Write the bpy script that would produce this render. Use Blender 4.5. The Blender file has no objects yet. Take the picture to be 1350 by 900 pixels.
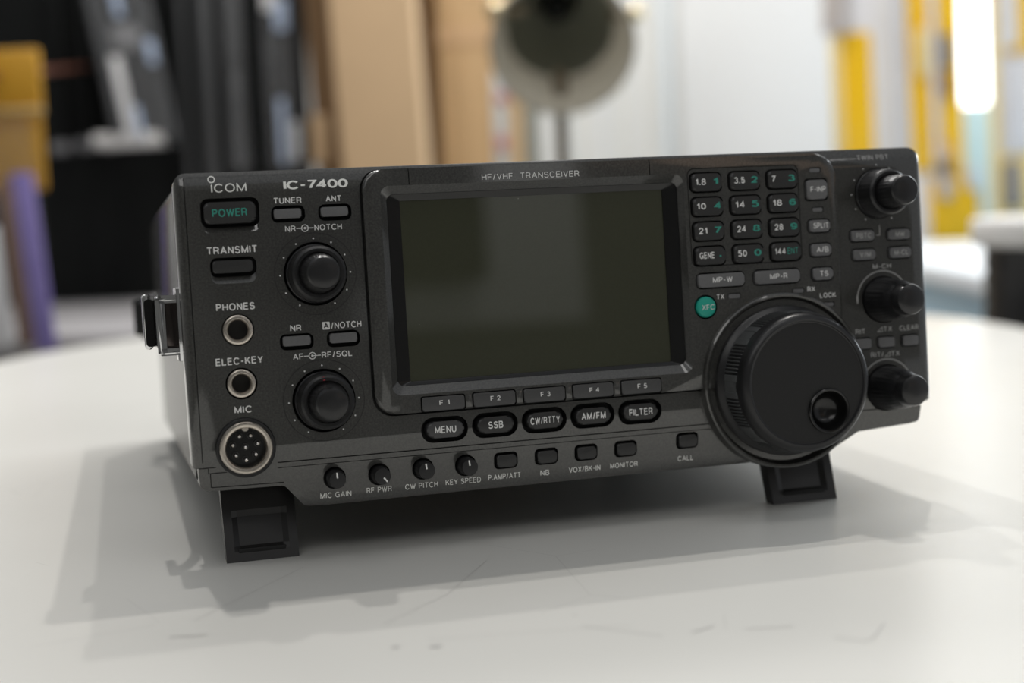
import bpy, bmesh, math, random
from mathutils import Matrix, Vector
random.seed(7)
C = bpy.context.scene.collection
SC = bpy.context.scene
S = 0.001
PI = math.pi

# ------------------------------------------------------------------ helpers
def nmat(name):
    m = bpy.data.materials.new(name); m.use_nodes = True
    nt = m.node_tree
    return m, nt, nt.nodes['Principled BSDF']

def mat(name, col, rough=0.5, metal=0.0, coat=0.0, coat_rough=0.05, var=0.0, scale=40.0, bump=0.0, bscale=300.0, spec=None, rvar=0.0):
    """procedural principled material: base colour broken up by noise, optional bump"""
    m, nt, b = nmat(name)
    L = nt.links
    b.inputs['Roughness'].default_value = rough
    b.inputs['Metallic'].default_value = metal
    b.inputs['Coat Weight'].default_value = coat
    b.inputs['Coat Roughness'].default_value = coat_rough
    if spec is not None: b.inputs['Specular IOR Level'].default_value = spec
    tc = nt.nodes.new('ShaderNodeTexCoord')
    nz = nt.nodes.new('ShaderNodeTexNoise'); nz.inputs['Scale'].default_value = scale; nz.inputs['Detail'].default_value = 4
    L.new(tc.outputs['Object'], nz.inputs['Vector'])
    mx = nt.nodes.new('ShaderNodeMix'); mx.data_type = 'RGBA'
    mx.inputs['A'].default_value = (*[max(0, c*(1-var)) for c in col], 1)
    mx.inputs['B'].default_value = (*[min(1, c*(1+var)) for c in col], 1)
    L.new(nz.outputs['Fac'], mx.inputs['Factor'])
    L.new(mx.outputs['Result'], b.inputs['Base Color'])
    if rvar:
        mr = nt.nodes.new('ShaderNodeMapRange'); mr.inputs['To Min'].default_value = rough-rvar; mr.inputs['To Max'].default_value = rough+rvar
        L.new(nz.outputs['Fac'], mr.inputs['Value']); L.new(mr.outputs['Result'], b.inputs['Roughness'])
    if bump:
        n2 = nt.nodes.new('ShaderNodeTexNoise'); n2.inputs['Scale'].default_value = bscale; n2.inputs['Detail'].default_value = 2
        L.new(tc.outputs['Object'], n2.inputs['Vector'])
        bp = nt.nodes.new('ShaderNodeBump'); bp.inputs['Strength'].default_value = bump; bp.inputs['Distance'].default_value = 0.0004
        L.new(n2.outputs['Fac'], bp.inputs['Height']); L.new(bp.outputs['Normal'], b.inputs['Normal'])
    return m

def emat(name, col, strength):
    m, nt, b = nmat(name)
    b.inputs['Base Color'].default_value = (*col, 1)
    b.inputs['Emission Color'].default_value = (*col, 1)
    b.inputs['Emission Strength'].default_value = strength
    return m

def finish(bm, name, mats, parent=None, smooth=True, ang=32, scale=1.0):
    me = bpy.data.meshes.new(name)
    if scale != 1.0: bmesh.ops.scale(bm, vec=(scale,)*3, verts=bm.verts)
    bmesh.ops.recalc_face_normals(bm, faces=bm.faces)
    bm.to_mesh(me); bm.free()
    for m in (mats if isinstance(mats, (list, tuple)) else [mats]): me.materials.append(m)
    if smooth:
        me.shade_smooth(); me.set_sharp_from_angle(angle=math.radians(ang))
    o = bpy.data.objects.new(name, me); C.objects.link(o)
    if parent is not None: o.parent = parent
    return o

def rrect(cx, cz, w, h, r, n=5):
    r = min(r, w/2-1e-4, h/2-1e-4)
    out = []
    for (sx, sz, a0) in ((1, -1, -90), (1, 1, 0), (-1, 1, 90), (-1, -1, 180)):
        for k in range(n+1):
            a = math.radians(a0 + 90*k/n)
            out.append((cx + sx*(w/2-r) + r*math.cos(a), cz + sz*(h/2-r) + r*math.sin(a)))
    return out

def circle(cx, cz, r, n=40):
    return [(cx+r*math.cos(2*PI*k/n), cz+r*math.sin(2*PI*k/n)) for k in range(n)]

def rounded_poly(pts, n=5):
    """pts: (x, z, radius) counter-clockwise -> outline with filleted corners"""
    out = []
    N = len(pts)
    for i, (x, z, r) in enumerate(pts):
        if r <= 0: out.append((x, z)); continue
        p = Vector((x, z)); a = Vector(pts[i-1][:2]) - p; b = Vector(pts[(i+1) % N][:2]) - p
        la, lb = a.length, b.length; a.normalize(); b.normalize()
        ang = a.angle(b); t = min(r/math.tan(ang/2), la*0.49, lb*0.49); rr = t*math.tan(ang/2)
        bis = (a+b).normalized(); c = p + bis*(rr/math.sin(ang/2))
        s = p + a*t - c; e = p + b*t - c
        a0 = math.atan2(s.y, s.x); a1 = math.atan2(e.y, e.x)
        d = (a1-a0+PI) % (2*PI) - PI
        for k in range(n+1): out.append((c.x+rr*math.cos(a0+d*k/n), c.y+rr*math.sin(a0+d*k/n)))
    return out

def prism(bm, pts, y0, y1, bev=0.0, seg=2, mi=0, dy=None):
    """outline in x,z extruded from y0 (front, towards the viewer) to y1; front edges bevelled"""
    t = bmesh.new()
    f = [t.verts.new((x, y0, z)) for x, z in pts]; b = [t.verts.new((x, y1, z)) for x, z in pts]
    ff = t.faces.new(f); t.faces.new(b[::-1])
    n = len(pts)
    for i in range(n): t.faces.new((f[i], b[i], b[(i+1) % n], f[(i+1) % n]))
    if bev > 0:
        bmesh.ops.bevel(t, geom=list(ff.edges), offset=bev, segments=seg, profile=0.5, affect='EDGES', clamp_overlap=True)
    for fc in t.faces: fc.material_index = mi
    merge(bm, t)

def frustum(bm, p0, y0, p1, y1, mi=0, cap0=True, cap1=True):
    n = len(p0)
    a = [bm.verts.new((x, y0, z)) for x, z in p0]; b = [bm.verts.new((x, y1, z)) for x, z in p1]
    fs = []
    if cap0: fs.append(bm.faces.new(a))
    if cap1: fs.append(bm.faces.new(b[::-1]))
    for i in range(n): fs.append(bm.faces.new((a[i], b[i], b[(i+1) % n], a[(i+1) % n])))
    for f in fs: f.material_index = mi
    return fs

def merge(bm, t):
    bmesh.ops.recalc_face_normals(t, faces=t.faces)
    me = bpy.data.meshes.new('tmp'); t.to_mesh(me); t.free(); bm.from_mesh(me); bpy.data.meshes.remove(me)

def lathe(bm, cx, cz, prof, n=64, flute=None, mi=0, cap_end=True, cap_start=False):
    """profile of (r, y, fluted?) turned round the y axis through (cx, cz)"""
    rings = []
    for row in prof:
        r, y = row[0], row[1]; fl = len(row) > 2 and row[2] and flute
        ring = []
        for k in range(n):
            a = 2*PI*k/n
            rr = r
            if fl: rr = r*flute(a)
            ring.append(bm.verts.new((cx+rr*math.cos(a), y, cz+rr*math.sin(a))))
        rings.append(ring)
    for i in range(len(rings)-1):
        for k in range(n):
            f = bm.faces.new((rings[i][k], rings[i][(k+1) % n], rings[i+1][(k+1) % n], rings[i+1][k])); f.material_index = mi
    if cap_end: bm.faces.new(rings[-1]).material_index = mi
    if cap_start: bm.faces.new(rings[0][::-1]).material_index = mi

def box(bm, x0, x1, y0, y1, z0, z1, mi=0, bev=0.0, seg=2):
    t = bmesh.new()
    bmesh.ops.create_cube(t, size=1)
    bmesh.ops.scale(t, vec=(x1-x0, y1-y0, z1-z0), verts=t.verts)
    bmesh.ops.translate(t, vec=((x0+x1)/2, (y0+y1)/2, (z0+z1)/2), verts=t.verts)
    if bev: bmesh.ops.bevel(t, geom=list(t.edges), offset=bev, segments=seg, profile=0.5, affect='EDGES')
    for f in t.faces: f.material_index = mi
    merge(bm, t)

def tube(bm, pts, r, n=10, mi=0):
    """round tube along a polyline"""
    P = [Vector(p) for p in pts]; rings = []
    for i, p in enumerate(P):
        d = (P[min(i+1, len(P)-1)] - P[max(i-1, 0)]).normalized()
        u = d.orthogonal().normalized() if i == 0 else (u - d*u.dot(d)).normalized()
        v = d.cross(u)
        rings.append([bm.verts.new(p + u*r*math.cos(2*PI*k/n) + v*r*math.sin(2*PI*k/n)) for k in range(n)])
    for i in range(len(rings)-1):
        for k in range(n):
            bm.faces.new((rings[i][k], rings[i][(k+1) % n], rings[i+1][(k+1) % n], rings[i+1][k])).material_index = mi
    bm.faces.new(rings[0][::-1]).material_index = mi; bm.faces.new(rings[-1]).material_index = mi

def arc(cx, cy, rx, ry, a0, a1, n=12):
    return [(cx+rx*math.cos(math.radians(a0+(a1-a0)*k/n)), cy+ry*math.sin(math.radians(a0+(a1-a0)*k/n))) for k in range(n+1)]
def glyphs():
    """grotesque capitals and figures as centre-line strokes, cap height 1: (width, strokes)"""
    g = {}
    g['A'] = (.78, [[(0, 0), (.39, 1), (.78, 0)], [(.13, .33), (.65, .33)]])
    g['B'] = (.66, [[(0, .53), (0, 1)] + arc(.36, .765, .25, .235, 90, -90) + [(0, .53)], [(0, .53)] + arc(.37, .265, .29, .265, 90, -90) + [(0, 0), (0, .53)]])
    g['C'] = (.78, [arc(.42, .5, .42, .5, 40, 320, 20)])
    g['D'] = (.72, [[(0, 0), (0, 1)] + arc(.28, .5, .44, .5, 90, -90, 16) + [(0, 0)]])
    g['E'] = (.60, [[(.60, 1), (0, 1), (0, 0), (.62, 0)], [(0, .53), (.56, .53)]])
    g['F'] = (.56, [[(.58, 1), (0, 1), (0, 0)], [(0, .50), (.52, .50)]])
    g['G'] = (.82, [arc(.42, .5, .42, .5, 42, 330, 20) + [(.80, .46), (.46, .46)], [(.80, .46), (.80, 0)]])
    g['H'] = (.68, [[(0, 0), (0, 1)], [(.68, 0), (.68, 1)], [(0, .52), (.68, .52)]])
    g['I'] = (.0, [[(0, 0), (0, 1)]])
    g['K'] = (.68, [[(0, 0), (0, 1)], [(.64, 1), (0, .36)], [(.24, .58), (.70, 0)]])
    g['L'] = (.54, [[(0, 1), (0, 0), (.56, 0)]])
    g['M'] = (.84, [[(0, 0), (0, 1), (.42, .06), (.84, 1), (.84, 0)]])
    g['N'] = (.68, [[(0, 0), (0, 1), (.68, 0), (.68, 1)]])
    g['O'] = (.86, [arc(.43, .5, .43, .5, 0, 360, 28)])
    g['P'] = (.62, [[(0, 0), (0, 1)] + arc(.34, .73, .28, .27, 90, -90) + [(0, .46)]])
    g['Q'] = (.86, [arc(.43, .5, .43, .5, 0, 360, 28), [(.52, .26), (.84, -.04)]])
    g['R'] = (.68, [[(0, 0), (0, 1)] + arc(.37, .74, .28, .26, 90, -90) + [(0, .48)], [(.40, .48), (.58, .40), (.62, .12), (.68, 0)]])
    g['S'] = (.66, [arc(.33, .755, .29, .245, 20, 262, 14) + arc(.33, .265, .33, .265, 82, -162, 14)])
    g['T'] = (.68, [[(0, 1), (.68, 1)], [(.34, 1), (.34, 0)]])
    g['U'] = (.66, [[(0, 1), (0, .33)] + arc(.33, .33, .33, .33, 180, 360, 14) + [(.66, 1)]])
    g['V'] = (.72, [[(0, 1), (.36, 0), (.72, 1)]])
    g['W'] = (1.04, [[(0, 1), (.26, 0), (.52, .96), (.78, 0), (1.04, 1)]])
    g['X'] = (.70, [[(0, 0), (.68, 1)], [(0.02, 1), (.70, 0)]])
    g['Y'] = (.72, [[(0, 1), (.36, .44), (.72, 1)], [(.36, .44), (.36, 0)]])
    g['0'] = (.60, [arc(.30, .5, .30, .5, 0, 360, 28)])
    g['1'] = (.30, [[(0, .74), (.14, .80), (.28, 1), (.28, 0)]])
    g['2'] = (.58, [arc(.29, .70, .28, .30, 172, -32, 12) + [(.02, 0), (.60, 0)]])
    g['3'] = (.58, [arc(.28, .765, .25, .235, 155, -90, 12) + arc(.28, .265, .30, .265, 90, -158, 14)])
    g['4'] = (.64, [[(.47, 0), (.47, 1), (0, .28), (.66, .28)]])
    g['5'] = (.58, [[(.54, 1), (.11, 1), (.05, .50)] + arc(.28, .33, .30, .33, 140, -155, 14)])
    g['6'] = (.60, [arc(.30, .31, .30, .31, 0, 360, 22), [(0, .31)] + arc(.32, .56, .32, .44, 190, 40, 12)])
    g['7'] = (.56, [[(0, 1), (.58, 1), (.34, .5), (.20, 0)]])
    g['8'] = (.60, [arc(.30, .765, .25, .235, 0, 360, 20), arc(.30, .265, .30, .265, 0, 360, 22)])
    g['9'] = (.60, [arc(.30, .69, .30, .31, 0, 360, 22), [(.60, .69)] + arc(.28, .44, .32, .44, 10, -140, 12)])
    g['-'] = (.34, [[(0, .42), (.34, .42)]])
    g['/'] = (.34, [[(0, -.04), (.34, 1.04)]])
    g['.'] = (.02, [[(0.01, -.07), (0.01, .13)]])
    g[' '] = (.20, [])
    return g
GLYPH = glyphs()

def text_bm(s, cx, cz, w, h, y, bold=0.0, spacing=1.0, yfun=None):
    """lettering as flat ribbons fitted into w x h centred at (cx, cz)"""
    t = 0.135 + bold*3.0
    quads = []; pen = 0.0
    for ch in s:
        gw, strokes = GLYPH[ch]
        for st in strokes:
            P = [Vector(st[0])]
            for q in st[1:]:
                q = Vector(q); k_ = max(1, int((q-P[-1]).length/0.26)); p0_ = P[-1]
                for j in range(1, k_+1): P.append(p0_ + (q-p0_)*j/k_)
            n = len(P)
            closed = n > 8 and (P[0]-P[-1]).length < 1e-3
            Lf, Rt = [], []
            for i in range(n):
                a = P[i]-P[i-1] if i > 0 else (P[-1]-P[-2] if closed else P[1]-P[0])
                b = P[i+1]-P[i] if i < n-1 else (P[1]-P[0] if closed else P[-1]-P[-2])
                if a.length < 1e-6: a = b
                if b.length < 1e-6: b = a
                a = a.normalized(); b = b.normalized()
                na = Vector((-a.y, a.x)); nb = Vector((-b.y, b.x)); m = na+nb
                m = na if m.length < 0.2 else m.normalized()
                k = min(1.0/max(m.dot(na), 0.3), 1.9)*t/2
                p = P[i].copy()
                if not closed and n > 1:                     # square ends
                    pass
                Lf.append(p+m*k); Rt.append(p-m*k)
            for i in range(n-1): quads.append([(pen+q.x, q.y) for q in (Lf[i], Lf[i+1], Rt[i+1], Rt[i])])
        pen += gw + (0.17+t)*spacing
    bm = bmesh.new()
    xs = [q[0] for Q in quads for q in Q]
    x0, x1 = min(xs), max(xs); z0, z1 = -t/2, 1+t/2
    for Q in quads:
        vs = []
        for qx, qz in Q:
            X = cx + ((qx-x0)/(x1-x0)-0.5)*w; Z = cz + ((qz-z0)/(z1-z0)-0.5)*h
            vs.append(bm.verts.new((X, yfun(X, Z) if yfun else y, Z)))
        bm.faces.new(vs)
    return bm

def join(bm, other):
    me = bpy.data.meshes.new('tmp'); other.to_mesh(me); other.free(); bm.from_mesh(me); bpy.data.meshes.remove(me)

def boolean_cut(base, cutter):
    """difference of two meshes held in millimetres"""
    ob = bpy.data.objects.new('tmp_a', base); oc = bpy.data.objects.new('tmp_b', cutter)
    C.objects.link(ob); C.objects.link(oc)
    md = ob.modifiers.new('cut', 'BOOLEAN'); md.operation = 'DIFFERENCE'; md.solver = 'EXACT'; md.object = oc; md.material_mode = 'INDEX'; md.use_self = True
    dg = bpy.context.evaluated_depsgraph_get()
    me = bpy.data.meshes.new_from_object(ob.evaluated_get(dg))
    bpy.data.objects.remove(ob); bpy.data.objects.remove(oc)
    return me

def empty(name, loc=(0, 0, 0), rz=0.0, label=None, cat=None, group=None, kind=None):
    o = bpy.data.objects.new(name, None); C.objects.link(o); o.location = loc; o.rotation_euler = (0, 0, rz)
    o.empty_display_size = 0.05
    return tag(o, label, cat, group, kind)

def tag(o, label=None, cat=None, group=None, kind=None):
    if label: o['label'] = label
    if cat: o['category'] = cat
    if group: o['group'] = group
    if kind: o['kind'] = kind
    return o

# ------------------------------------------------------------------ camera
TZ = 0.740                                   # table top
CAM = Vector((0, 0, 0.8712649))
CR = Matrix(((0.9991764868, 0.0405752162, 0.0), (-0.0044065564, 0.1085127306, -0.9940852929), (-0.0403352257, 0.9932665506, 0.1086021659)))
FPX = 1932.854
cd = bpy.data.cameras.new('camera'); cam = bpy.data.objects.new('camera', cd); C.objects.link(cam)
cam.matrix_world = Matrix.Translation(CAM) @ CR.to_4x4()
cd.sensor_width = 36; cd.lens = FPX/1350*36; cd.clip_start = 0.01; cd.clip_end = 60
cd.dof.use_dof = True; cd.dof.focus_distance = 0.525; cd.dof.aperture_fstop = 5.0; cd.dof.aperture_blades = 0
SC.camera = cam

def at(u, v, y):
    """the point y metres in front of the camera seen at (u, v) of a 1350 x 900 frame"""
    d = CR @ Vector(((u-675)/FPX, -(v-450)/FPX, -1))
    return CAM + d*(y/d.y)

# ------------------------------------------------------------------ materials
M = {}
def panel_material():
    m, nt, b = nmat('graphite_panel_paint')
    L = nt.links
    tc = nt.nodes.new('ShaderNodeTexCoord')
    nz = nt.nodes.new('ShaderNodeTexNoise'); nz.inputs['Scale'].default_value = 1500; nz.inputs['Detail'].default_value = 3
    L.new(tc.outputs['Object'], nz.inputs['Vector'])
    cr = nt.nodes.new('ShaderNodeValToRGB')
    cr.color_ramp.elements[0].position = 0.35; cr.color_ramp.elements[0].color = (0.023, 0.023, 0.021, 1)
    cr.color_ramp.elements[1].position = 0.75; cr.color_ramp.elements[1].color = (0.054, 0.053, 0.048, 1)
    L.new(nz.outputs['Fac'], cr.inputs['Fac']); L.new(cr.outputs['Color'], b.inputs['Base Color'])
    b.inputs['Roughness'].default_value = 0.42
    b.inputs['Metallic'].default_value = 0.25
    b.inputs['Coat Weight'].default_value = 1.0; b.inputs['Coat Roughness'].default_value = 0.06; b.inputs['Coat IOR'].default_value = 1.68
    bp = nt.nodes.new('ShaderNodeBump'); bp.inputs['Strength'].default_value = 0.25; bp.inputs['Distance'].default_value = 0.0002
    L.new(nz.outputs['Fac'], bp.inputs['Height']); L.new(bp.outputs['Normal'], b.inputs['Normal'])
    return m
M['panel'] = panel_material()
M['recess'] = mat('black_recess', (0.004, 0.004, 0.004), 0.6, var=0.2)
M['key'] = mat('grey_rubber_key', (0.12, 0.12, 0.123), 0.45, var=0.12, scale=900, coat=0.1)
M['keymid'] = mat('dark_grey_key', (0.05, 0.05, 0.051), 0.45, var=0.12, scale=900, coat=0.2, coat_rough=0.2)
M['keydark'] = mat('black_key', (0.018, 0.018, 0.018), 0.42, var=0.15, scale=900, coat=0.2, coat_rough=0.2)
M['knob'] = mat('black_knob', (0.011, 0.011, 0.012), 0.34, var=0.2, scale=600, rvar=0.05)
M['knobtip'] = mat('satin_black_knob_tip', (0.011, 0.011, 0.012), 0.32, var=0.2, scale=600, coat=0.2, coat_rough=0.15)
M['rubber'] = mat('black_rubber_grip', (0.075, 0.078, 0.079), 0.5, var=0.15, scale=500)
M['dialface'] = mat('matte_black_dial_face', (0.013, 0.013, 0.013), 0.55, var=0.2, scale=1200, spec=0.35, bump=0.1, bscale=1500)
M['gloss'] = mat('gloss_black_plastic', (0.006, 0.006, 0.006), 0.2, var=0.1)
M['ink'] = mat('pale_grey_ink', (0.74, 0.74, 0.73), 0.5, var=0.05)
M['inkwhite'] = mat('white_ink', (0.85, 0.85, 0.82), 0.5, var=0.04)
M['inkdim'] = mat('grey_ink', (0.40, 0.40, 0.39), 0.5, var=0.05)
M['inkgreen'] = mat('green_ink', (0.03, 0.27, 0.21), 0.5, var=0.05)
M['green'] = mat('green_button', (0.01, 0.33, 0.25), 0.4, var=0.08, scale=400)
M['red'] = mat('red_mark', (0.35, 0.02, 0.03), 0.5, var=0.05)
M['nickel'] = mat('nickel_plating', (0.66, 0.60, 0.53), 0.27, metal=1.0, var=0.12, scale=500)
M['chrome'] = mat('chrome', (0.82, 0.82, 0.83), 0.09, metal=1.0, var=0.03)
M['darkchrome'] = mat('dark_chrome', (0.10, 0.085, 0.08), 0.12, metal=1.0, var=0.1)
M['strap'] = mat('black_strap', (0.006, 0.006, 0.006), 0.6, var=0.2, spec=0.15)
M['pin'] = mat('silver_pin', (0.85, 0.83, 0.80), 0.3, metal=1.0, var=0.03)
M['case'] = mat('black_enamel_case', (0.016, 0.015, 0.014), 0.5, var=0.15, scale=300, coat=0.6, coat_rough=0.04, spec=0.05)
M['leg'] = mat('black_plastic_leg', (0.013, 0.012, 0.012), 0.38, var=0.15, scale=300, coat=0.25, coat_rough=0.2)
M['bar'] = mat('grey_seam', (0.10, 0.10, 0.10), 0.4, var=0.1)

def lcd_material():
    m, nt, b = nmat('dark_olive_lcd'); L = nt.links
    tc = nt.nodes.new('ShaderNodeTexCoord')
    nz = nt.nodes.new('ShaderNodeTexNoise'); nz.inputs['Scale'].default_value = 1200; nz.inputs['Detail'].default_value = 2
    vo = nt.nodes.new('ShaderNodeTexVoronoi'); vo.inputs['Scale'].default_value = 95
    L.new(tc.outputs['Object'], nz.inputs['Vector']); L.new(tc.outputs['Object'], vo.inputs['Vector'])
    cr = nt.nodes.new('ShaderNodeValToRGB')
    cr.color_ramp.elements[0].color = (0.034, 0.036, 0.021, 1); cr.color_ramp.elements[1].color = (0.044, 0.046, 0.028, 1)
    L.new(nz.outputs['Fac'], cr.inputs['Fac'])
    dust = nt.nodes.new('ShaderNodeMath'); dust.operation = 'LESS_THAN'; dust.inputs[1].default_value = 0.022
    L.new(vo.outputs['Distance'], dust.inputs[0])
    mx = nt.nodes.new('ShaderNodeMix'); mx.data_type = 'RGBA'; mx.inputs['B'].default_value = (0.14, 0.14, 0.11, 1)
    L.new(dust.outputs[0], mx.inputs['Factor']); L.new(cr.outputs['Color'], mx.inputs['A'])
    L.new(mx.outputs['Result'], b.inputs['Base Color'])
    b.inputs['Roughness'].default_value = 0.30
    b.inputs['Specular IOR Level'].default_value = 0.15
    b.inputs['Coat Weight'].default_value = 1.0; b.inputs['Coat Roughness'].default_value = 0.02
    return m
M['lcd'] = lcd_material()

# ------------------------------------------------------------------ the radio
radio = empty('radio_transceiver')
tag(radio, 'black radio transceiver with dark display and big tuning dial, propped on the white table', 'radio')
RR = Matrix(((0.9636941002, -0.2663400137, -0.0188859282), (0.2670087661, 0.9612804238, 0.0681635210), (0.0, -0.0707314914, 0.9974953915)))
radio.rotation_euler = RR.to_euler()
radio.location = (-0.11060871, 0.49590763, 0.76001338)

def face_y(x, z):
    """front surface of the panel (mm): curved top, lower strip leaning back"""
    y = 0.0
    if z > 112: y += 0.045*(z-112)**2
    if z < 22.6: y += (22.6-z)*0.142
    if z < 2.0: y += 0.35*(2.0-z)**2
    if x < 3.0: y += 3.6*(1-math.sqrt(max(0, 1-((3.0-x)/3.6)**2)))
    if x > 283.6: y += 3.4*(1-math.sqrt(max(0, 1-((x-283.6)/3.5)**2)))
    return y

def rough_panel():
    out = rounded_poly([(-0.5, 17.2, 1.2), (1.4, 17.0, 0), (1.6, 10.4, 1.5), (4.0, 8.9, 0.6), (30.5, 8.6, 2.5), (37.5, 0.3, 4.0), (46, 0.0, 0),
                        (206, 0.3, 0), (241, 1.2, 2.5), (254.6, 8.6, 2.5), (277, 9.9, 0), (281.2, 10.6, 2.0), (282.2, 18.0, 0), (286.9, 19.2, 2.2), (286.9, 118.6, 5.5), (-0.5, 118.8, 4.0)], 5)
    bm = bmesh.new()
    prism(bm, out, 0, 15.5)
    geo = lambda: list(bm.verts)+list(bm.edges)+list(bm.faces)
    for z in (117.8, 116.6, 115.2, 113.6, 112.0, 22.6, 9.4, 2.0, 1.2):
        bmesh.ops.bisect_plane(bm, geom=geo(), plane_co=(0, 0, z), plane_no=(0, 0, 1))
    for x in (-0.2, 0.3, 1.0, 2.0, 3.0, 283.6, 284.6, 285.6, 286.3, 286.7):
        bmesh.ops.bisect_plane(bm, geom=geo(), plane_co=(x, 0, 0), plane_no=(1, 0, 0))
    for v in bm.verts:
        if v.co.y < 0.01: v.co.y += face_y(v.co.x, v.co.z)
    bmesh.ops.recalc_face_normals(bm, faces=bm.faces)
    me = bpy.data.meshes.new('panel'); bm.to_mesh(me); bm.free()
    me.materials.append(M['panel']); me.materials.append(M['recess'])
    return me

# --- layout tables (mm on the panel): name, x, z, width, height
CEN = [(64.0, 30.6, 7.0), (196, 30.6, 0), (248.2, 30.6, 0), (248.2, 117.4, 9.0), (64.0, 117.4, 7.0)]     # centre fascia
WELLS = [  # recesses of the outer panel: x, z, w, h, r
    (17.9, 104.7, 20.0, 10.0, 2.6), (37.8, 103.3, 11.8, 5.8, 2.2), (54.2, 103.2, 11.7, 5.8, 2.2), (17.8, 86.0, 15.8, 6.6, 2.4),
    (37.9, 58.7, 11.8, 5.7, 2.2), (54.3, 58.7, 11.7, 5.8, 2.2),
    (88.8, 23.6, 17.3, 9.2, 4.4), (107.6, 23.7, 17.3, 9.2, 4.4), (126.3, 23.8, 17.3, 9.2, 4.4), (145.0, 24.0, 17.3, 9.2, 4.4), (163.7, 23.9, 17.3, 9.2, 4.4),
    (111.3, 10.2, 9.0, 6.2, 1.8), (126.8, 10.3, 9.0, 6.2, 1.8), (142.2, 10.4, 9.0, 6.2, 1.8), (157.8, 10.4, 9.0, 6.2, 1.8), (182.5, 11.4, 9.0, 6.2, 1.8),
    (259.2, 84.9, 11.2, 5.2, 1.8), (275.0, 84.7, 10.8, 5.0, 1.8), (259.5, 77.5, 10.8, 5.0, 1.8), (275.2, 77.6, 10.6, 5.1, 1.8),
    (257.1, 42.9, 7.8, 4.8, 1.2), (267.3, 42.9, 7.8, 4.8, 1.2), (277.8, 42.9, 8.0, 4.8, 1.2)]
HOLES = [(46.0, 82.0, 11.2), (46.1, 37.4, 11.2), (17.9, 64.1, 5.6), (17.9, 45.5, 5.5), (17.9, 23.2, 10.4),
         (48.3, 9.6, 4.0), (64.3, 9.4, 4.0), (80.3, 9.9, 4.0), (96.1, 9.7, 4.0), (266.9, 100.9, 9.9), (267.2, 59.6, 9.2), (267.1, 25.0, 9.2)]

def panel_cutter():
    bm = bmesh.new()
    for x, z, w, h, r in WELLS: prism(bm, rrect(x, z, w, h, r), -4, 5, mi=1)
    for x, z, r in HOLES: prism(bm, circle(x, z, r, 48), -4, 6 if r > 5 else 4, mi=1)
    for x, z, w_, h_, r_, k_ in ((17.8, 83.0, 15.6, 5.4, 2.6, 0.55), (17.9, 99.6, 18.8, 3.4, 1.6, 0.6)):
        o_ = rrect(x, z, w_, h_, r_)
        t = bmesh.new(); n_ = len(o_)
        A_ = [t.verts.new((X, -4, Z)) for X, Z in o_]; B_ = [t.verts.new((X, 0.02+(Z-(z-h_/2))*k_, Z)) for X, Z in o_]
        t.faces.new(A_); t.faces.new(B_[::-1])
        for i in range(n_): t.faces.new((A_[i], B_[i], B_[(i+1) % n_], A_[(i+1) % n_]))
        merge(bm, t)
    # step under the centre fascia
    prism(bm, rounded_poly([(63.3, 29.8, 7.5), (196, 29.8, 0), (248.8, 29.8, 0), (248.8, 117.7, 9.4), (63.3, 117.7, 7.5)]), -4, 1.6, mi=1)
    # fine grooves: left trim line, two lines across the lower strip, right-hand line
    prism(bm, [(2.75, 19), (3.05, 19), (3.05, 130), (2.75, 130)], -4, 1.2, mi=1)
    prism(bm, [(4.6, 15.0), (4.9, 15.0), (4.9, 16.9), (4.6, 16.9)], -4, 3.4, mi=1)
    for x0, x1, z0, z1, d in ((28.6, 212, 16.75, 17.15, 1.6), (28.6, 212, 14.9, 15.15, 1.9), (235, 282.5, 16.6, 17.0, 1.6), (-2, 7.4, 17.0, 17.3, 2.6), (5.2, 11.0, 15.0, 15.3, 2.0)):
        prism(bm, [(x0, z0), (x1, z0), (x1, z1), (x0, z1)], -4, d, mi=1)
    prism(bm, rounded_poly([(5.2, 10.0, .5), (30.5, 9.6, .5), (30.5, 9.9, 0), (5.5, 10.3, 0)]), -4, 2.9, mi=1)
    prism(bm, [(5.2, 10.2), (5.5, 10.2), (5.5, 15.2), (5.2, 15.2)], -4, 2.9, mi=1)
    bmesh.ops.recalc_face_normals(bm, faces=bm.faces)
    me = bpy.data.meshes.new('cut'); bm.to_mesh(me); bm.free()
    me.materials.append(M['panel']); me.materials.append(M['recess'])
    return me

def place_mesh(me, name, parent, ang=28):
    me.transform(Matrix.Scale(S, 4)); me.name = name
    me.shade_smooth(); me.set_sharp_from_angle(angle=math.radians(ang))
    o = bpy.data.objects.new(name, me); C.objects.link(o); o.parent = parent
    return o

front = place_mesh(boolean_cut(rough_panel(), panel_cutter()), 'front_panel', radio)

# --- the raised centre fascia with its window and keypad wells
FY = -2.5
KX = [193.9, 209.5, 225.0]; KZ = [107.9, 98.8, 89.6, 80.4]
FKEYS = [(88.3, 33.4), (107.2, 33.5), (126.1, 33.5), (144.9, 33.6), (163.7, 33.6)]
CWELLS = [(x, z, 13.3, 7.8, 2.2) for z in KZ for x in KX] + \
    [(239.3, 103.4, 9.9, 8.6, 1.6), (239.7, 89.5, 9.9, 5.6, 1.8), (239.9, 80.3, 9.7, 5.6, 1.8), (240.1, 71.1, 9.7, 5.6, 1.8), (197.9, 71.1, 20.2, 6.2, 2.4), (221.0, 71.1, 20.0, 6.2, 2.4),
     (239.2, 110.9, 5.0, 2.0, 0.7), (239.6, 95.8, 5.0, 2.0, 0.7), (203.2, 64.8, 5.4, 2.2, 0.8), (229.8, 65.2, 5.0, 2.1, 0.8), (242.4, 59.3, 4.8, 1.9, 0.7)]
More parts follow.
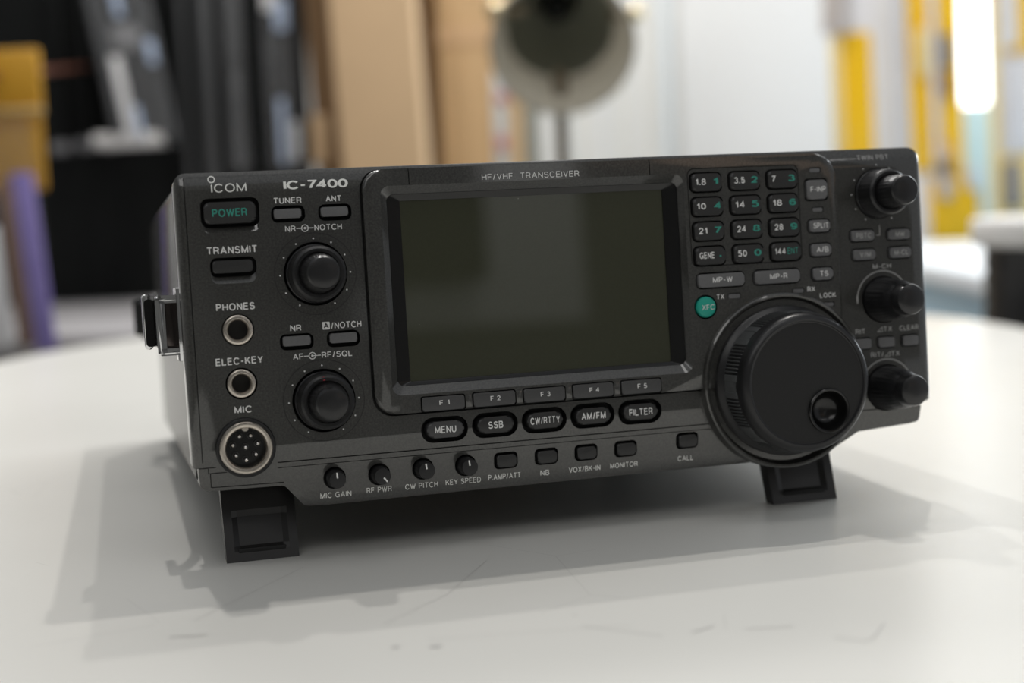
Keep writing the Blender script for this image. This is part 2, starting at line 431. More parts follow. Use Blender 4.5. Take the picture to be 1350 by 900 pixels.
def fascia():
    bm = bmesh.new()
    prism(bm, rounded_poly(CEN), FY, 1.4, bev=1.2, seg=4)
    bmesh.ops.recalc_face_normals(bm, faces=bm.faces)
    for v in bm.verts:                                     # top edge follows the curve of the panel a little
        if v.co.y < 0 and v.co.z > 116.5: v.co.y += 0.5
    a = bpy.data.meshes.new('f'); bm.to_mesh(a); bm.free()
    cb = bmesh.new()
    for w in CWELLS: prism(cb, rrect(*w), -5, 0.9 if w[3] > 2.5 else -1.6, mi=1)
    prism(cb, circle(191.3, 61.3, 4.6), -5, 0.9, mi=1)
    for x, z in FKEYS: prism(cb, rrect(x, z-0.15, 16.4, 5.9, 0.9), -5, 0.9, mi=1)
    # window: sloped bevel then a straight wall
    o0 = rrect(127.5, 74.3, 114.6, 73.9, 3.4); o1 = rrect(128.0, 74.4, 110.6, 68.4, 2.6)
    ext = rrect(127.3, 74.25, 117.6, 78.0, 4.0)
    t = bmesh.new()
    n = len(o0)
    rows = [(ext, FY-1.6), (o1, 0.0), (o1, 3.0)]
    V = [[t.verts.new((x, y, z)) for x, z in pts] for pts, y in rows]
    t.faces.new(V[0]); t.faces.new(V[2][::-1]).material_index = 1
    for r in range(2):
        for i in range(n):
            f = t.faces.new((V[r][i], V[r+1][i], V[r+1][(i+1) % n], V[r][(i+1) % n])); f.material_index = r
    merge(cb, t)
    # seams of the top strip, keypad outline, line to the right of the function keys
    for x in (80.8, 171.9): prism(cb, [(x-.16, 111.6), (x+.16, 111.6), (x+.16, 118), (x-.16, 118)], -5, FY+0.8, mi=1)
    def ring(pts_o, pts_i, d):
        t = bmesh.new(); n = len(pts_o)
        for y in (0,):
            A = [t.verts.new((x, -5, z)) for x, z in pts_o]; B = [t.verts.new((x, -5, z)) for x, z in pts_i]
            A2 = [t.verts.new((x, d, z)) for x, z in pts_o]; B2 = [t.verts.new((x, d, z)) for x, z in pts_i]
            for i in range(n):
                j = (i+1) % n
                for q in ((A[i], A[j], B[j], B[i]), (A2[i], B2[i], B2[j], A2[j]), (A[i], A2[i], A2[j], A[j]), (B[i], B[j], B2[j], B2[i])): t.faces.new(q)
        for f in t.faces: f.material_index = 1
        merge(cb, t)
    ring(rrect(209.4, 94.9, 45.6, 36.9, 2.6), rrect(209.4, 94.9, 45.0, 36.3, 2.3), FY+0.5)
    bmesh.ops.recalc_face_normals(cb, faces=cb.faces)
    b = bpy.data.meshes.new('c'); cb.to_mesh(b); cb.free()
    for me in (a, b):
        me.materials.append(M['panel']); me.materials.append(M['recess'])
    return boolean_cut(a, b)
centre = place_mesh(fascia(), 'centre_fascia', radio)

# --- display behind the window
bm = bmesh.new()
oi = rrect(127.6, 73.9, 100.0, 64.6, 0.6); oo = rrect(128.0, 74.4, 110.4, 68.2, 2.5)
frustum(bm, oo, 0.2, oi, 1.0, cap0=False, cap1=False)
frustum(bm, oi, 1.0, oi, 2.6, cap0=False, cap1=False)
mask = finish(bm, 'display_surround', M['gloss'], radio, scale=S)
bm = bmesh.new()
n = len(oi)
fs = bm.faces.new([bm.verts.new((x, 1.35, z)) for x, z in oi])
ls = finish(bm, 'display_screen', M['lcd'], radio, smooth=False, scale=S)
ls['label'] = 'dark olive screen, switched off'

# --- lettering helper
def ink(s, x, z, w, h, parent, y=None, m='ink', bold=0.017, on=None, spacing=1.0, name='lettering'):
    yf = None
    if y is None: yf = lambda X, Z: face_y(X, Z)-0.09
    b = text_bm(s, x, z, w, h, y if y is not None else 0, bold=bold, spacing=spacing, yfun=yf)
    return finish(b, name, M[m], parent, smooth=False, scale=S)

def button(x, z, w, h, r, top, m='key', bev=0.6, depth=1.5, dome=0.0, label=None, parent=radio, name='push_button'):
    bm = bmesh.new(); prism(bm, rrect(x, z, w, h, r), top, depth, bev=bev, seg=3)
    o = finish(bm, name, M[m], parent, scale=S)
    if label: o['label'] = label
    return o

# --- left-hand controls
pw = button(17.7, 104.6, 17.6, 7.4, 1.8, -1.6, 'keydark', bev=1.0, depth=4, label='wide black power button with green lettering', name='power_button')
ink('POWER', 17.6, 104.6, 11.8, 2.7, pw, y=-1.66, m='inkgreen')
button(37.5, 103.4, 9.4, 3.3, 0.7, -1.2, depth=4); button(53.9, 103.4, 9.5, 3.3, 0.7, -1.2, depth=4)
button(17.5, 86.1, 13.6, 4.3, 1.0, -1.0, 'keydark', depth=4)
button(37.8, 59.0, 9.6, 3.4, 0.7, -1.2, depth=4); button(54.2, 59.0, 9.6, 3.4, 0.7, -1.2, depth=4)
# maker's mark: I with a ring above, then COM ; model number
bm = text_bm('ICOM', 18.0, 113.2, 12.0, 3.0, 0, bold=-0.004, yfun=lambda X, Z: face_y(X, Z)-0.09)
for k in range(40):
    a0, a1 = 2*PI*k/40, 2*PI*(k+1)/40
    q = [(12.3+r*math.cos(a), 116.3+r*math.sin(a)) for r, a in ((1.25, a0), (1.25, a1), (0.9, a1), (0.9, a0))]
    bm.faces.new([bm.verts.new((X, face_y(X, Z)-0.06, Z)) for X, Z in q])
finish(bm, 'maker_mark', M['inkwhite'], front, smooth=False, scale=S)
ink('IC-7400', 48.1, 113.3, 22.6, 3.1, front, m='inkwhite', bold=0.03, spacing=0.62, name='model_number')
for s, x, z, w, h in (('TUNER', 37.9, 108.0, 9.6, 2.1), ('ANT', 53.9, 108.0, 5.3, 2.1), ('TRANSMIT', 17.7, 91.8, 16.9, 2.6), ('PHONES', 17.6, 72.2, 13.2, 2.5),
                      ('ELEC-KEY', 17.7, 53.4, 16.2, 2.5), ('MIC', 17.8, 36.5, 5.9, 2.4), ('NR', 37.8, 63.5, 3.9, 2.1)):
    ink(s, x, z, w, h, front)
def ring_word(a, b_, x, z, wa, wb, h):
    """two words joined by a small ring-and-dot sign"""
    bm = text_bm(a, x-3.3-wa/2, z-0.0, wa, h, -0.06, bold=0.01)
    join(bm, text_bm(b_, x+3.3+wb/2, z, wb, h, -0.06, bold=0.01))
    for x0, x1 in ((x-3.0, x-1.15), (x-0.3, x+3.0)):
        bm.faces.new([bm.verts.new((X, -0.06, Z)) for X, Z in ((x0, z-.14), (x1, z-.14), (x1, z+.14), (x0, z+.14))])
    for k in range(28):
        a0, a1 = 2*PI*k/28, 2*PI*(k+1)/28
        bm.faces.new([bm.verts.new((x+r*math.cos(t), -0.06, z+r*math.sin(t))) for r, t in ((1.3, a0), (1.3, a1), (1.0, a1), (1.0, a0))])
    bm.faces.new([bm.verts.new((x+0.42*math.cos(t*PI/6), -0.07, z+0.42*math.sin(t*PI/6))) for t in range(12)])
    finish(bm, 'lettering', M['ink'], front, smooth=False, scale=S)
ring_word('NR', 'NOTCH', 43.3, 98.1, 3.6, 9.7, 2.1)
ring_word('AF', 'RF/SQL', 43.0, 53.4, 3.5, 10.7, 2.1)
bm = bmesh.new(); prism(bm, rrect(48.5, 63.6, 2.6, 2.7, 0.3), -0.04, 0.1)
pl = finish(bm, 'letter_plate', M['ink'], front, smooth=False, scale=S)
ink('A', 48.5, 63.6, 1.8, 1.9, pl, y=-0.09, m='recess', bold=0.03)
ink('/NOTCH', 55.6, 63.5, 10.8, 2.3, front)
def dots(x, z, r, n0, n, step, rd=0.3):
    bm = bmesh.new()
    for k in range(n):
        a = math.radians(n0 - step*k); X, Z = x+r*math.cos(a), z+r*math.sin(a)
        bm.faces.new([bm.verts.new((X+rd*math.cos(t*PI/5), face_y(X, Z)-0.06, Z+rd*math.sin(t*PI/5))) for t in range(10)])
    finish(bm, 'scale_dots', M['ink'], front, smooth=False, scale=S)
dots(45.95, 82.0, 12.35, 240, 11, 30); dots(46.1, 37.45, 12.35, 240, 11, 30)
def thin_ring(x, z, r, w, a0=0, a1=360, m='recess', name='dial_ring', y=-0.05):
    bm = bmesh.new(); N = 72
    for k in range(N):
        t0, t1 = math.radians(a0+(a1-a0)*k/N), math.radians(a0+(a1-a0)*(k+1)/N)
        bm.faces.new([bm.verts.new((x+q*math.cos(t), y, z+q*math.sin(t))) for q, t in ((r+w, t0), (r+w, t1), (r, t1), (r, t0))])
    return finish(bm, name, M[m], front, smooth=False, scale=S)
thin_ring(45.95, 82.0, 14.2, 0.22); thin_ring(46.1, 37.45, 14.2, 0.22)

# --- knobs
def fl(n, d, dut=0.5):
    return lambda a: 1.0 - d*(0.5-0.5*math.cos(n*a))
def double_knob(x, z, k=1.0, mark=None):
    bm = bmesh.new()
    lathe(bm, x, z, [(10.3*k, 5), (10.3*k, -0.6), (10.0*k, -1.0, 1), (9.7*k, -8.2, 1), (9.3*k, -9.6), (8.5*k, -10.3), (7.4*k, -10.2), (7.1*k, -9.0), (6.0, -9.0)], 96, fl(32, 0.018))
    o = finish(bm, 'outer_knob', M['knob'], radio, scale=S)
    bm = bmesh.new()
    lathe(bm, x, z, [(6.9*k, -8.6), (6.8*k, -10.8, 1), (6.5*k, -15.5, 1), (6.1, -17.2, 1), (5.8, -18.2), (5.7, -20.2), (5.2, -20.9), (4.0, -21.25), (2.0, -21.4)], 96, fl(28, 0.03))
    i = finish(bm, 'inner_knob', M['knobtip'], o, scale=S)
    if mark is not None:
        bm = bmesh.new(); a = math.radians(mark)
        c, s_ = math.cos(a), math.sin(a)
        bm.faces.new([bm.verts.new((x+r*c-t*s_, -10.34+(0.3 if r > 8.6 else 0), z+r*s_+t*c)) for r, t in ((7.6, -.35), (8.9, -.35), (8.9, .35), (7.6, .35))])
        finish(bm, 'pointer_mark', M['red'], o, smooth=False, scale=S)
    return o
double_knob(45.95, 82.0); double_knob(46.1, 37.45, mark=97)
double_knob(266.9, 100.9, 0.93)
def single_knob(x, z):
    bm = bmesh.new()
    lathe(bm, x, z, [(8.7, 5), (8.7, -1.0), (8.5, -2, 1), (8.0, -9, 1), (7.3, -13.5, 1), (6.4, -15.2), (6.1, -15.8), (6.0, -19.6), (5.5, -20.6), (4.4, -21.1), (2, -21.4)], 96, fl(30, 0.03))
    o = finish(bm, 'control_knob', M['knob'], radio, scale=S)
    bm = bmesh.new()
    lathe(bm, x, z, [(6.12, -15.8), (6.06, -19.7), (5.55, -20.7), (4.4, -21.2), (2, -21.5)], 64)
    finish(bm, 'knob_cap', M['knobtip'], o, scale=S)
single_knob(267.2, 59.6); single_knob(267.1, 25.0)
dots(266.9, 100.9, 11.25, 240, 11, 30, 0.27)
thin_ring(267.2, 59.6, 11.0, 0.45, 30, 185, 'inkdim', 'scale_arc'); thin_ring(267.1, 25.0, 11.0, 0.45, 30, 175, 'inkdim', 'scale_arc')
bm = bmesh.new(); prism(bm, rrect(256.0, 60.6, 0.7, 2.2, 0.1), -0.06, 0.05); finish(bm, 'scale_arc_end', M['inkdim'], front, smooth=False, scale=S)
bm = bmesh.new()
for q in ((266.95, 267.2, 84.8, 88.7), (265.6, 267.2, 84.7, 84.95)): bm.faces.new([bm.verts.new((X, -0.06, Z)) for X, Z in ((q[0], q[2]), (q[1], q[2]), (q[1], q[3]), (q[0], q[3]))])
finish(bm, 'bracket_line', M['inkdim'], front, smooth=False, scale=S)

def small_knob(x, z, ang):
    bm = bmesh.new()
    y0 = face_y(x, z)
    lathe(bm, x, z, [(3.3, y0+3), (3.3, y0-1.0, 1), (3.1, y0-6.4, 1), (2.8, y0-7.0), (1.0, y0-7.1)], 48, fl(20, 0.04))
    o = finish(bm, 'preset_knob', M['knob'], radio, scale=S)
    bm = bmesh.new(); a = math.radians(ang); c, s_ = math.cos(a), math.sin(a)
    bm.faces.new([bm.verts.new((x+r*c-t*s_, y0-7.16, z+r*s_+t*c)) for r, t in ((0.6, -.28), (2.6, -.28), (2.6, .28), (0.6, .28))])
    finish(bm, 'pointer_mark', M['inkwhite'], o, smooth=False, scale=S)
for x, z, a in ((48.3, 9.6, 92), (64.3, 9.4, -52), (80.3, 9.9, 96), (96.1, 9.7, 96)): small_knob(x, z, a)
for s, x, z, w, h in (('MIC GAIN', 48.5, 3.5, 11.1, 2.05), ('RF PWR', 64.1, 3.8, 9.1, 2.05), ('CW PITCH', 79.6, 3.8, 12.1, 2.05), ('KEY SPEED', 95.1, 4.0, 13.2, 2.05),
                      ('P.AMP/ATT', 110.6, 4.3, 12.2, 2.05), ('NB', 126.1, 4.2, 3.5, 2.0), ('VOX/BK-IN', 141.6, 4.2, 12.3, 2.05), ('MONITOR', 157.1, 4.3, 10.9, 2.0), ('CALL', 181.8, 4.6, 6.3, 2.0)):
    ink(s, x, z, w, h, front, bold=0.012, m='inkwhite')
for x, z in ((111.3, 10.1), (126.8, 10.2), (142.2, 10.3), (157.8, 10.3), (182.5, 11.3)):
    button(x, z, 7.3, 4.5, 1.0, face_y(x, z)-1.4, 'keydark', bev=0.7, depth=4.5)

# --- mode keys and function keys
for (s, x, z, w, h, tw) in (('MENU', 88.8, 23.7, 7.8, 2.6, 14), ('SSB', 107.5, 23.8, 5.5, 2.6, 14), ('CW/RTTY', 126.2, 23.9, 11.2, 2.6, 14), ('AM/FM', 144.9, 24.0, 9.4, 2.6, 14), ('FILTER', 163.5, 24.0, 9.2, 2.6, 14)):
    b = button(x, z, 13.6, 5.9, 2.6, -1.5, 'keydark' if s != 'MENU' else 'keymid', bev=0.9, depth=4, name='mode_button')
    ink(s, x, z, w, h, b, y=-1.56, bold=0.02, m='ink')
for i, (x, z) in enumerate(FKEYS):
    b = button(x, z-0.1, 15.5, 5.0, 0.7, -3.2, 'keymid', bev=0.6, depth=0.5, name='function_button')
    ink('F %d' % (i+1), x+0.3, z+0.1, 3.7, 1.75, b, y=-3.26, bold=0.012, m='ink')

for x, z in ((97.75, 33.45), (116.65, 33.5), (135.5, 33.55), (154.3, 33.6)):
    bm = bmesh.new(); prism(bm, rrect(x, z-0.1, 2.3, 4.4, 0.3), FY-0.35, FY+0.4, bev=0.2); finish(bm, 'key_divider', M['panel'], radio, scale=S)

# --- keypad
bands = [('1.8', '1'), ('3.5', '2'), ('7', '3'), ('10', '4'), ('14', '5'), ('18', '6'), ('21', '7'), ('24', '8'), ('28', '9'), ('GENE', '.'), ('50', '0'), ('144', 'ENT')]
for i, (wt, gr) in enumerate(bands):
    x, z = KX[i % 3], KZ[i//3]
    b = button(x, z, 12.0, 6.6, 1.6, -3.9, 'keydark', bev=1.1, depth=0.5, name='keypad_button')
    ww = {'1.8': 4.1, '3.5': 4.3, '7': 1.7, 'GENE': 5.9, '144': 4.2}.get(wt, 3.6)
    xl = x-5.0 if wt not in ('144',) else x-5.2
    ink(wt, xl+0.5+ww/2, z+0.2, ww, 2.4, b, y=-3.96, bold=0.022, m='ink')
    if gr == '.': ink('-', x+3.9, z+0.1, 0.7, 4.5, b, y=-3.96, m='inkgreen', bold=0.0)
    elif gr == 'ENT': ink('ENT', x+2.6, z+0.2, 4.4, 2.4, b, y=-3.96, m='inkgreen', bold=0.0)
    else: ink(gr, x+3.6, z+0.3, 2.9 if gr != '1' else 1.9, 2.5, b, y=-3.96, m='inkgreen', bold=0.03)
for s, x, z, w, h, tw in (('SPLIT', 239.7, 89.5, 8.6, 4.6, 6.2), ('A/B', 239.9, 80.3, 8.4, 4.6, 5.0), ('TS', 240.1, 71.1, 8.4, 4.6, 3.4), ('F-INP', 239.3, 103.4, 8.6, 7.4, 6.4),
                          ('MP-W', 197.9, 71.1, 18.8, 5.0, 8.0), ('MP-R', 221.0, 71.1, 18.6, 5.0, 7.2)):
    b = button(x, z, w, h, 1.2 if h < 6 else 1.4, -3.6, 'key', bev=0.8, depth=0.5)
    ink(s, x+0.4, z+0.1, tw, 2.1, b, y=-3.66, bold=0.012, m='ink')
bm = bmesh.new(); lathe(bm, 191.3, 61.3, [(3.9, 0.6), (3.9, -3.0), (3.5, -3.6), (2.6, -3.9), (1, -4.0)], 40)
xf = finish(bm, 'push_button', M['green'], radio, scale=S); xf['label'] = 'round green button'
ink('XFC', 191.7, 61.2, 4.9, 2.0, xf, y=-4.06, bold=0.0, m='ink')
for x, z, w, h in ((239.2, 110.9, 4.4, 1.5), (239.6, 95.8, 4.4, 1.5), (203.2, 64.8, 4.8, 1.7), (229.8, 65.2, 4.4, 1.6), (242.4, 59.3, 4.2, 1.4)):
    bm = bmesh.new(); prism(bm, rrect(x, z-0.1, w, h, 0.5), FY-0.05, -1.7, bev=0.25); finish(bm, 'indicator_light', M['key'], radio, scale=S)
for s, x, z, w in (('TX', 197.5, 64.8, 3.0), ('RX', 235.2, 65.5, 3.2), ('LOCK', 242.1, 62.8, 6.7)): ink(s, x, z, w, 1.95, centre, y=FY-0.06)
ink('HF/VHF  TRANSCEIVER', 125.9, 113.2, 36.8, 2.15, centre, y=FY-0.06, bold=-0.004, spacing=1.1)

# --- right-hand column
for s, x, z, w, h, tw in (('PBTC', 259.2, 84.9, 9.8, 4.1, 6.4), ('MW', 275.0, 84.7, 9.5, 4.0, 4.0), ('V/M', 259.5, 77.5, 9.5, 4.0, 4.6), ('M-CL', 275.2, 77.6, 9.3, 4.1, 6.0)):
    b = button(x, z, w, h, 1.0, -1.1, 'key', bev=0.7, depth=4)
    ink(s, x+0.3, z, tw, 2.0, b, y=-1.16, m='inkdim', bold=0.01)
for x, z in ((257.1, 42.9), (267.3, 42.9), (277.8, 42.9)): button(x, z, 6.8, 3.9, 0.6, -1.1, 'key', bev=0.6, depth=4)
for s, x, z, w in (('TWIN PBT', 265.8, 115.1, 13.4), ('M-CH', 267.3, 72.6, 8.0), ('RIT', 256.5, 47.7, 4.1), ('TX', 268.6, 48.0, 3.6), ('CLEAR', 277.8, 47.9, 8.3), ('RIT/', 263.4, 38.2, 5.6), ('TX', 271.4, 38.2, 3.6)):
    ink(s, x, z, w, 2.0, front, m='inkdim')
bm = bmesh.new()
for x, z in ((265.0, 48.0), (267.9, 38.2)):                 # hollow right-angled triangle signs
    o_ = [(x-1.3, z-1.0), (x+1.3, z-1.0), (x+1.3, z+1.1)]; i_ = [(x-0.65, z-0.75), (x+1.05, z-0.75), (x+1.05, z+0.55)]
    for k in range(3):
        j = (k+1) % 3
        bm.faces.new([bm.verts.new((X, -0.06, Z)) for X, Z in (o_[k], o_[j], i_[j], i_[k])])
finish(bm, 'delta_signs', M['inkdim'], front, smooth=False, scale=S)

# --- jacks and microphone connector
for x, z, r in ((17.9, 64.1, 5.0), (17.9, 45.5, 4.75)):
    bm = bmesh.new()
    lathe(bm, x, z, [(r+0.3, 4), (r+0.2, -0.2), (r, -0.5), (r-0.5, -0.7), (r-1.2, -0.6), (r-1.6, -0.1), (r-1.6, 5.5)], 56, cap_end=False)
    o = finish(bm, 'phone_jack', M['nickel'], radio, scale=S); o['label'] = 'round metal-rimmed jack socket'
    bm = bmesh.new(); lathe(bm, x, z, [(r-1.6, 5.0), (0.5, 5.0)], 32); finish(bm, 'socket_hole', M['recess'], o, scale=S)
mx_, mz_ = 17.9, 23.2
bm = bmesh.new()
lathe(bm, mx_, mz_, [(10.3, 5), (10.3, -0.9), (10.0, -1.3), (9.2, -1.3), (9.1, 0.2)], 64, cap_end=False)
mic = finish(bm, 'microphone_connector', M['knob'], radio, scale=S); mic['label'] = 'round metal socket with eight pins'
bm = bmesh.new()
lathe(bm, mx_, mz_, [(9.1, 4), (9.1, -2.0), (8.7, -2.6), (8.0, -2.7), (7.3, -2.5), (6.9, -1.9), (6.9, 3.6)], 64, cap_end=False)
prism(bm, [(mx_-1.1, mz_+7.1), (mx_+1.1, mz_+7.1)] + [(mx_+1.1*math.cos(a), mz_+6.7-0.9*math.sin(a)) for a in [k*PI/8 for k in range(9)]][::1], -2.2, 3.0)
finish(bm, 'metal_ring', M['nickel'], mic, scale=S)
bm = bmesh.new(); lathe(bm, mx_, mz_, [(7.0, 3.2), (0.5, 3.2)], 48); finish(bm, 'insert', M['gloss'], mic, scale=S)
for k in range(8):
    if k < 7:
        a = math.radians(64-51.43*k-0); px, pz = mx_+4.4*math.cos(a), mz_+4.4*math.sin(a)
    else: px, pz = mx_, mz_
    bm = bmesh.new(); lathe(bm, px, pz, [(0.62, 3.2), (0.62, 0.6), (0.5, 0.2), (0.2, 0.0)], 14)
    finish(bm, 'pin', M['pin'], mic, scale=S)
    bm = bmesh.new(); lathe(bm, px, pz, [(1.25, 3.2), (1.25, 2.5), (0.95, 2.5), (0.95, 3.0)], 18, cap_end=False)
    finish(bm, 'pin_collar', M['keydark'], mic, scale=S)

# --- main tuning dial
DX, DZ = 222.0, 31.4
bm = bmesh.new()
lathe(bm, DX, DZ, [(33.6, 6), (33.6, -3.2), (33.3, -4.0), (32.7, -4.4), (32.0, -4.3), (31.4, -3.4), (30.6, -1.6), (27, -1.6)], 128)
boss = finish(bm, 'dial_surround', M['panel'], radio, scale=S)
# keep the surround clear of the right-hand column by trimming its outline where the chin rises
bm = bmesh.new()
lathe(bm, DX, DZ, [(28.6, -2.0), (28.6, -4.5), (28.0, -5.2), (27.0, -5.6), (26.4, -6.4), (26.2, -17.6), (25.9, -19.6), (25.2, -21.2), (24.3, -22.0), (23.4, -22.25), (22.9, -22.1), (22.7, -21.7), (22.3, -21.6)], 160, cap_end=False)
dial = finish(bm, 'tuning_dial', M['knob'], radio, scale=S); dial['label'] = 'large round tuning dial with ribbed rubber grip'
def grip(a):
    d = math.degrees(a) % 45
    if 9 < d < 36: return 1.0 - 0.042*(0.5-0.5*math.cos((d-9)/27*9*2*PI))
    return 0.992 if 4 < d < 41 else 0.985
bm = bmesh.new()
lathe(bm, DX, DZ, [(26.3, -6.4), (27.0, -6.9, 1), (27.0, -7.6, 1), (26.7, -15.6, 1), (26.5, -16.6, 1), (26.0, -17.1)], 720, grip, cap_end=False)
finish(bm, 'rubber_grip', M['rubber'], dial, scale=S, ang=20)
bm = bmesh.new()
hx, hz = DX+8.1, DZ-11.0
N = 96
out_ = circle(DX, DZ, 22.3, N)
# flat disc with a round opening for the dimple
t = bmesh.new()
A = [t.verts.new((x, -21.6, z)) for x, z in out_]; Bv = [t.verts.new((x, -21.6, z)) for x, z in circle(hx, hz, 8.3, N)]
for k in range(N): t.faces.new((A[k], A[(k+1) % N], Bv[(k+1) % N], Bv[k]))
merge(bm, t)
finish(bm, 'dial_face', M['dialface'], dial, scale=S, smooth=False)
bm = bmesh.new()
lathe(bm, hx, hz, [(8.35, -21.6), (8.3, -22.3), (7.9, -22.6), (7.4, -22.5), (7.0, -21.9), (6.9, -20.4), (6.6, -19.0), (6.0, -17.7), (5.0, -16.6), (3.6, -15.9), (2.0, -15.55), (0.8, -15.45)], 64)
finish(bm, 'finger_dimple', M['gloss'], dial, scale=S)

# --- cabinet, handle, legs
bm = bmesh.new()
prof = rounded_poly([(1.2, 10.5, 2.0), (283.8, 10.5, 2.0), (283.8, 118.3, 2.5), (1.2, 118.3, 2.5)])
prism(bm, prof, 15.3, 302, bev=0.6)
cab = finish(bm, 'cabinet', M['case'], radio, scale=S)
def bracket(y0, y1):
    bm = bmesh.new()
    # open chrome loop standing off the side, seen end-on
    for p in ([(-8.6, 56.2), (1.4, 56.2), (1.4, 58.8), (-8.6, 58.8)], [(-8.6, 74.8), (1.4, 74.8), (1.4, 77.6), (-8.6, 77.6)], [(-8.8, 56.2), (-5.6, 56.2), (-5.6, 77.6), (-8.8, 77.6)]):
        prism(bm, rounded_poly([(a, b, 1.0) for a, b in p]), y0, y1, bev=1.0, seg=4)
    prism(bm, [(-1.5, 54), (1.3, 54), (1.3, 80), (-1.5, 80)], y0-2, y1+6, bev=0.5)
    return bm
bm = bracket(18, 34)
hb = finish(bm, 'handle_bracket', M['chrome'], radio, scale=S); hb['label'] = 'chrome handle bracket on the side of the case'
bm = bmesh.new(); prism(bm, rrect(-3.6, 66.9, 4.6, 16.4, 0.6), 21.5, 32, bev=1.4, seg=3); finish(bm, 'bracket_insert', M['darkchrome'], hb, scale=S)
bm = bracket(248, 264)
hb2 = finish(bm, 'handle_bracket', M['chrome'], radio, scale=S)
bm = bmesh.new()
path = []
def hprof(y): return -10.6 + 8.8*min(1.0, 3.2*math.sin(PI*(y-36)/210))**0.8
nS = 24
rows = []
for k in range(nS+1):
    y = 36+210*k/nS; x = hprof(y)
    ring = [(x-1.6, 59.2), (x+1.6, 59.2), (x+1.6, 76.6), (x-1.6, 76.6)]
    rows.append([bm.verts.new((a, y, b)) for a, b in rounded_poly([(a, b, 1.4) for a, b in ring], 3)])
for r in range(nS):
    q = len(rows[0])
    for i in range(q): bm.faces.new((rows[r][i], rows[r+1][i], rows[r+1][(i+1) % q], rows[r][(i+1) % q]))
bm.faces.new(rows[0]); bm.faces.new(rows[-1][::-1])
hs = finish(bm, 'handle_strap', M['strap'], radio, scale=S)
bm = bmesh.new()
prism(bm, rrect(-11.2, 68.4, 3.0, 20.4, 1.4), 37, 52, bev=0.5)
prism(bm, rrect(-8.6, 76.0, 5.0, 3.0, 1.2), 37, 48, bev=0.5)
finish(bm, 'strap_end', M['chrome'], hs, scale=S)
bm = bmesh.new(); bmc = bm
t = bmesh.new(); lathe(t, 0, 0, [(2.6, 0.0), (2.5, -0.8), (1.8, -1.2), (0.6, -1.3)], 24)
bmesh.ops.rotate(t, cent=(0, 0, 0), matrix=Matrix.Rotation(-PI/2, 3, 'Z'), verts=t.verts)
bmesh.ops.translate(t, vec=(1.2, 24, 49.8), verts=t.verts); merge(bm, t)
finish(bm, 'case_screw', M['gloss'], radio, scale=S)

def leg(x0, x1, xb0, xb1):
    """flip-out leg: leaning slab with a framed recess and a slot on its front"""
    bm = bmesh.new()
    yt, yb, zt, zb, th = 24.2, 14.6, 10.6, -19.0, 7.0
    def P(u, v, d):                                         # u across, v down the leg, d into the leg
        x = (x0+(x1-x0)*u)*(1-v) + (xb0+(xb1-xb0)*u)*v
        return (x, yt+(yb-yt)*v+d, zt+(zb-zt)*v)
    t = bmesh.new()
    U = [0, 0.12, 0.2, 0.8, 0.88, 1]; Vv = [0, 0.40, 0.48, 0.82, 0.88, 1]
    def dep(i, j):
        if 2 <= i <= 3 and j in (2, 3): return 1.3
        return 0.0
    G = [[t.verts.new(P(u, v, dep(i, j))) for i, u in enumerate(U)] for j, v in enumerate(Vv)]
    for j in range(5):
        for i in range(5): t.faces.new((G[j][i], G[j][i+1], G[j+1][i+1], G[j+1][i]))
    Bk = {}
    for (i, u) in ((0, 0), (5, 1)):
        for (j, v) in ((0, 0), (5, 1)): Bk[(i, j)] = t.verts.new((P(u, v, 0)[0], P(u, v, 0)[1]+th, P(u, v, 0)[2]+(0.5 if v else 0)))
    t.faces.new((Bk[(0, 0)], Bk[(0, 5)], Bk[(5, 5)], Bk[(5, 0)]))
    t.faces.new([G[j][0] for j in range(6)]+[Bk[(0, 5)], Bk[(0, 0)]])
    t.faces.new([G[j][5] for j in range(6)][::-1]+[Bk[(5, 0)], Bk[(5, 5)]])
    t.faces.new([G[0][i] for i in range(6)][::-1]+[Bk[(0, 0)], Bk[(5, 0)]])
    t.faces.new([G[5][i] for i in range(6)]+[Bk[(5, 5)], Bk[(0, 5)]])
    merge(bm, t)
    o = finish(bm, 'front_leg', M['leg'], radio, scale=S, ang=15)
    bm = bmesh.new()
    cx = (xb0+xb1)/2; w = (xb1-xb0)*0.66
    a = P(0.5, 0.875, -0.25)
    box(bm, cx-w/2, cx+w/2, a[1], a[1]+1.0, a[2]-0.9, a[2]+0.9, bev=0.3)
    finish(bm, 'slot', M['recess'], o, scale=S)
    return o
leg(9.6, 36.0, 9.8, 35.6); leg(223.0, 251.6, 223.0, 250.6)
for x in (30, 256):
    bm = bmesh.new()
    t = bmesh.new(); bmesh.ops.create_cone(t, cap_ends=True, segments=32, radius1=7.5, radius2=8.5, depth=10.2)
    bmesh.ops.translate(t, vec=(x, 284, 5.75), verts=t.verts); merge(bm, t)
    finish(bm, 'rubber_foot', M['rubber'], radio, scale=S)

